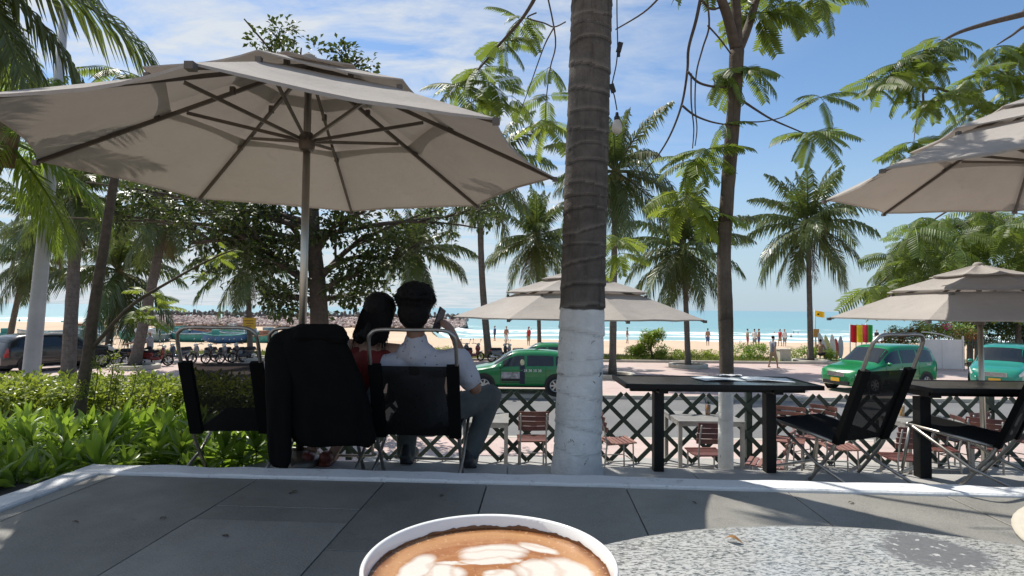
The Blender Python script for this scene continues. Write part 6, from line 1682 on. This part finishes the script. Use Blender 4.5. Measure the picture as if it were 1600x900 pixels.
p0 = V((rp(1560, 560, 33.0).x, 33.0, G)); DT = blob_bush('dense_tree', 'dense dark tree behind the green picket fence', 'tree', p0, [(rp(x, y, 33 + dd) - p0, (1.3, 1.0, .8)) for x, y, dd in ((1510, 500, 0), (1545, 505, 1), (1585, 500, 0), (1620, 510, 1), (1560, 480, .5), (1600, 530, 1), (1530, 530, 1), (1640, 480, 0), (1500, 470, 1), (1580, 450, 1))], 9, [clump_mesh('leaf_clump', ALM, 70, .6, .26, .14, 160 + i) for i in range(3)], n=200)
for px_ in (1515, 1527, 1590): q = rp(px_, 560, 32.6); MB().tube([(q.x - p0.x, -.4, 0), (q.x - p0.x + .1, -.4, 3.0)], [.16, .12], 8).build('trunk', TWIG, DT)

# ================================================================== lamp post, string light
LPW = simple('lamp_post_white', (.42, .43, .43), .5, var=.12, vs=3)
lb = V((at(47, 600, 10.2).x, 10.2, G)); LP = thing('lamp_post', 'white tapered lamp post at left in front of the palms', 'lamp post', lb)
lt = at(108, -60, 10.2) - lb; mid = at(78, 280, 10.2) - lb
d_ = (mid - (at(47, 600, 10.2) - lb)); bas = (at(47, 600, 10.2) - lb) - d_ * ((at(47, 600, 10.2) - lb).z / d_.z)
MB().tube([bas, at(47, 600, 10.2) - lb, mid, lt], [.145, .132, .095, .055], 18).build('post', LPW, LP, True)
q = at(75, 318, 10.2) - lb; MB().tube([q - V((0, 0, .025)), q + V((0, 0, .025))], .105, 14).build('band', STEELD, LP, True)
MB().tube([lt, lt + V((.3, .2, .25)), lt + V((1.1, .7, .3))], .04, 8).build('arm', LPW, LP, True); MB().ell(lt + V((1.3, .8, .29)), (.32, .16, .07), None, 12, 8).build('lamp_head', LPW, LP, True)
WIRE = simple('black_cable', (.012, .012, .012), .6); BULBM = simple('frosted_bulb', (.62, .58, .52), .2, coat=.5, transl=.3)
SL = thing('string_light', 'frosted bulb on a black cable beside the thick palm trunk', 'light bulb', at(964, 210, 3.3)); sb = SL.location.copy()
w_ = [at(964, -80, 3.3), at(964, 20, 3.3), at(965, 70, 3.3), at(963, 100, 3.3), at(956, 135, 3.3), at(960, 150, 3.3), at(964, 172, 3.3)]
MB().tube(spline([x - sb for x in w_], 5), .0035, 6).build('cable', WIRE, SL, True)
q = at(968, 74, 3.3) - sb; MB().box(q, (.028, .022, .055), Matrix.Rotation(.25, 3, 'Y')).box(q + V((-.004, 0, -.04)), (.014, .014, .03)).build('plug', WIRE, SL)
q = at(957, 138, 3.3) - sb; MB().box(q, (.025, .02, .05), Matrix.Rotation(-.3, 3, 'Y')).build('plug', WIRE, SL)
q = at(964, 196, 3.3) - sb; MB().lathe([(0, -.052), (.016, -.049), (.0275, -.034), (.030, -.016), (.026, .008), (.018, .028), (.015, .036)], 20, q).build('bulb', BULBM, SL, True)
MB().lathe([(.0, .078), (.008, .076), (.011, .055), (.017, .05), (.0175, .028), (.012, .026)], 16, q).build('socket', WIRE, SL, True)

# a few dry leaves and crumbs blown onto the slate
DRY = simple('fallen_leaf_brown', (.10, .07, .035), .85, var=.4)
fl = MB().grid(lambda u, v: ((u - .5) * .05, (v - .5) * .022 * math.sin(math.pi * max(.06, min(.94, u))), .004 + .008 * abs(v - .5) + .004 * math.sin(u * 5)), 6, 2).mesh('fallen_leaf', DRY, True)
for i, (px_, py_, lab) in enumerate(((118, 816, 'dry leaf on the slate near the left edge'), (255, 810, 'dry leaf in the middle of the wide left slate'), (352, 838, 'dry leaf on the slate left of the cup'), (458, 770, 'dry leaf on the slate below the left chairs'), (1085, 786, 'dry leaf in the sunlit strip of slate'), (1330, 786, 'dry leaf on the slate behind the granite table'), (690, 775, 'dry leaf on the slate behind the cup'))):
    o = link('fallen_leaf', fl, None, onz(px_, py_, .001), (0, 0, i * 1.3), .55 + .1 * (i % 4)); tag(o, lab, 'leaf', 'dry leaves on the slate')
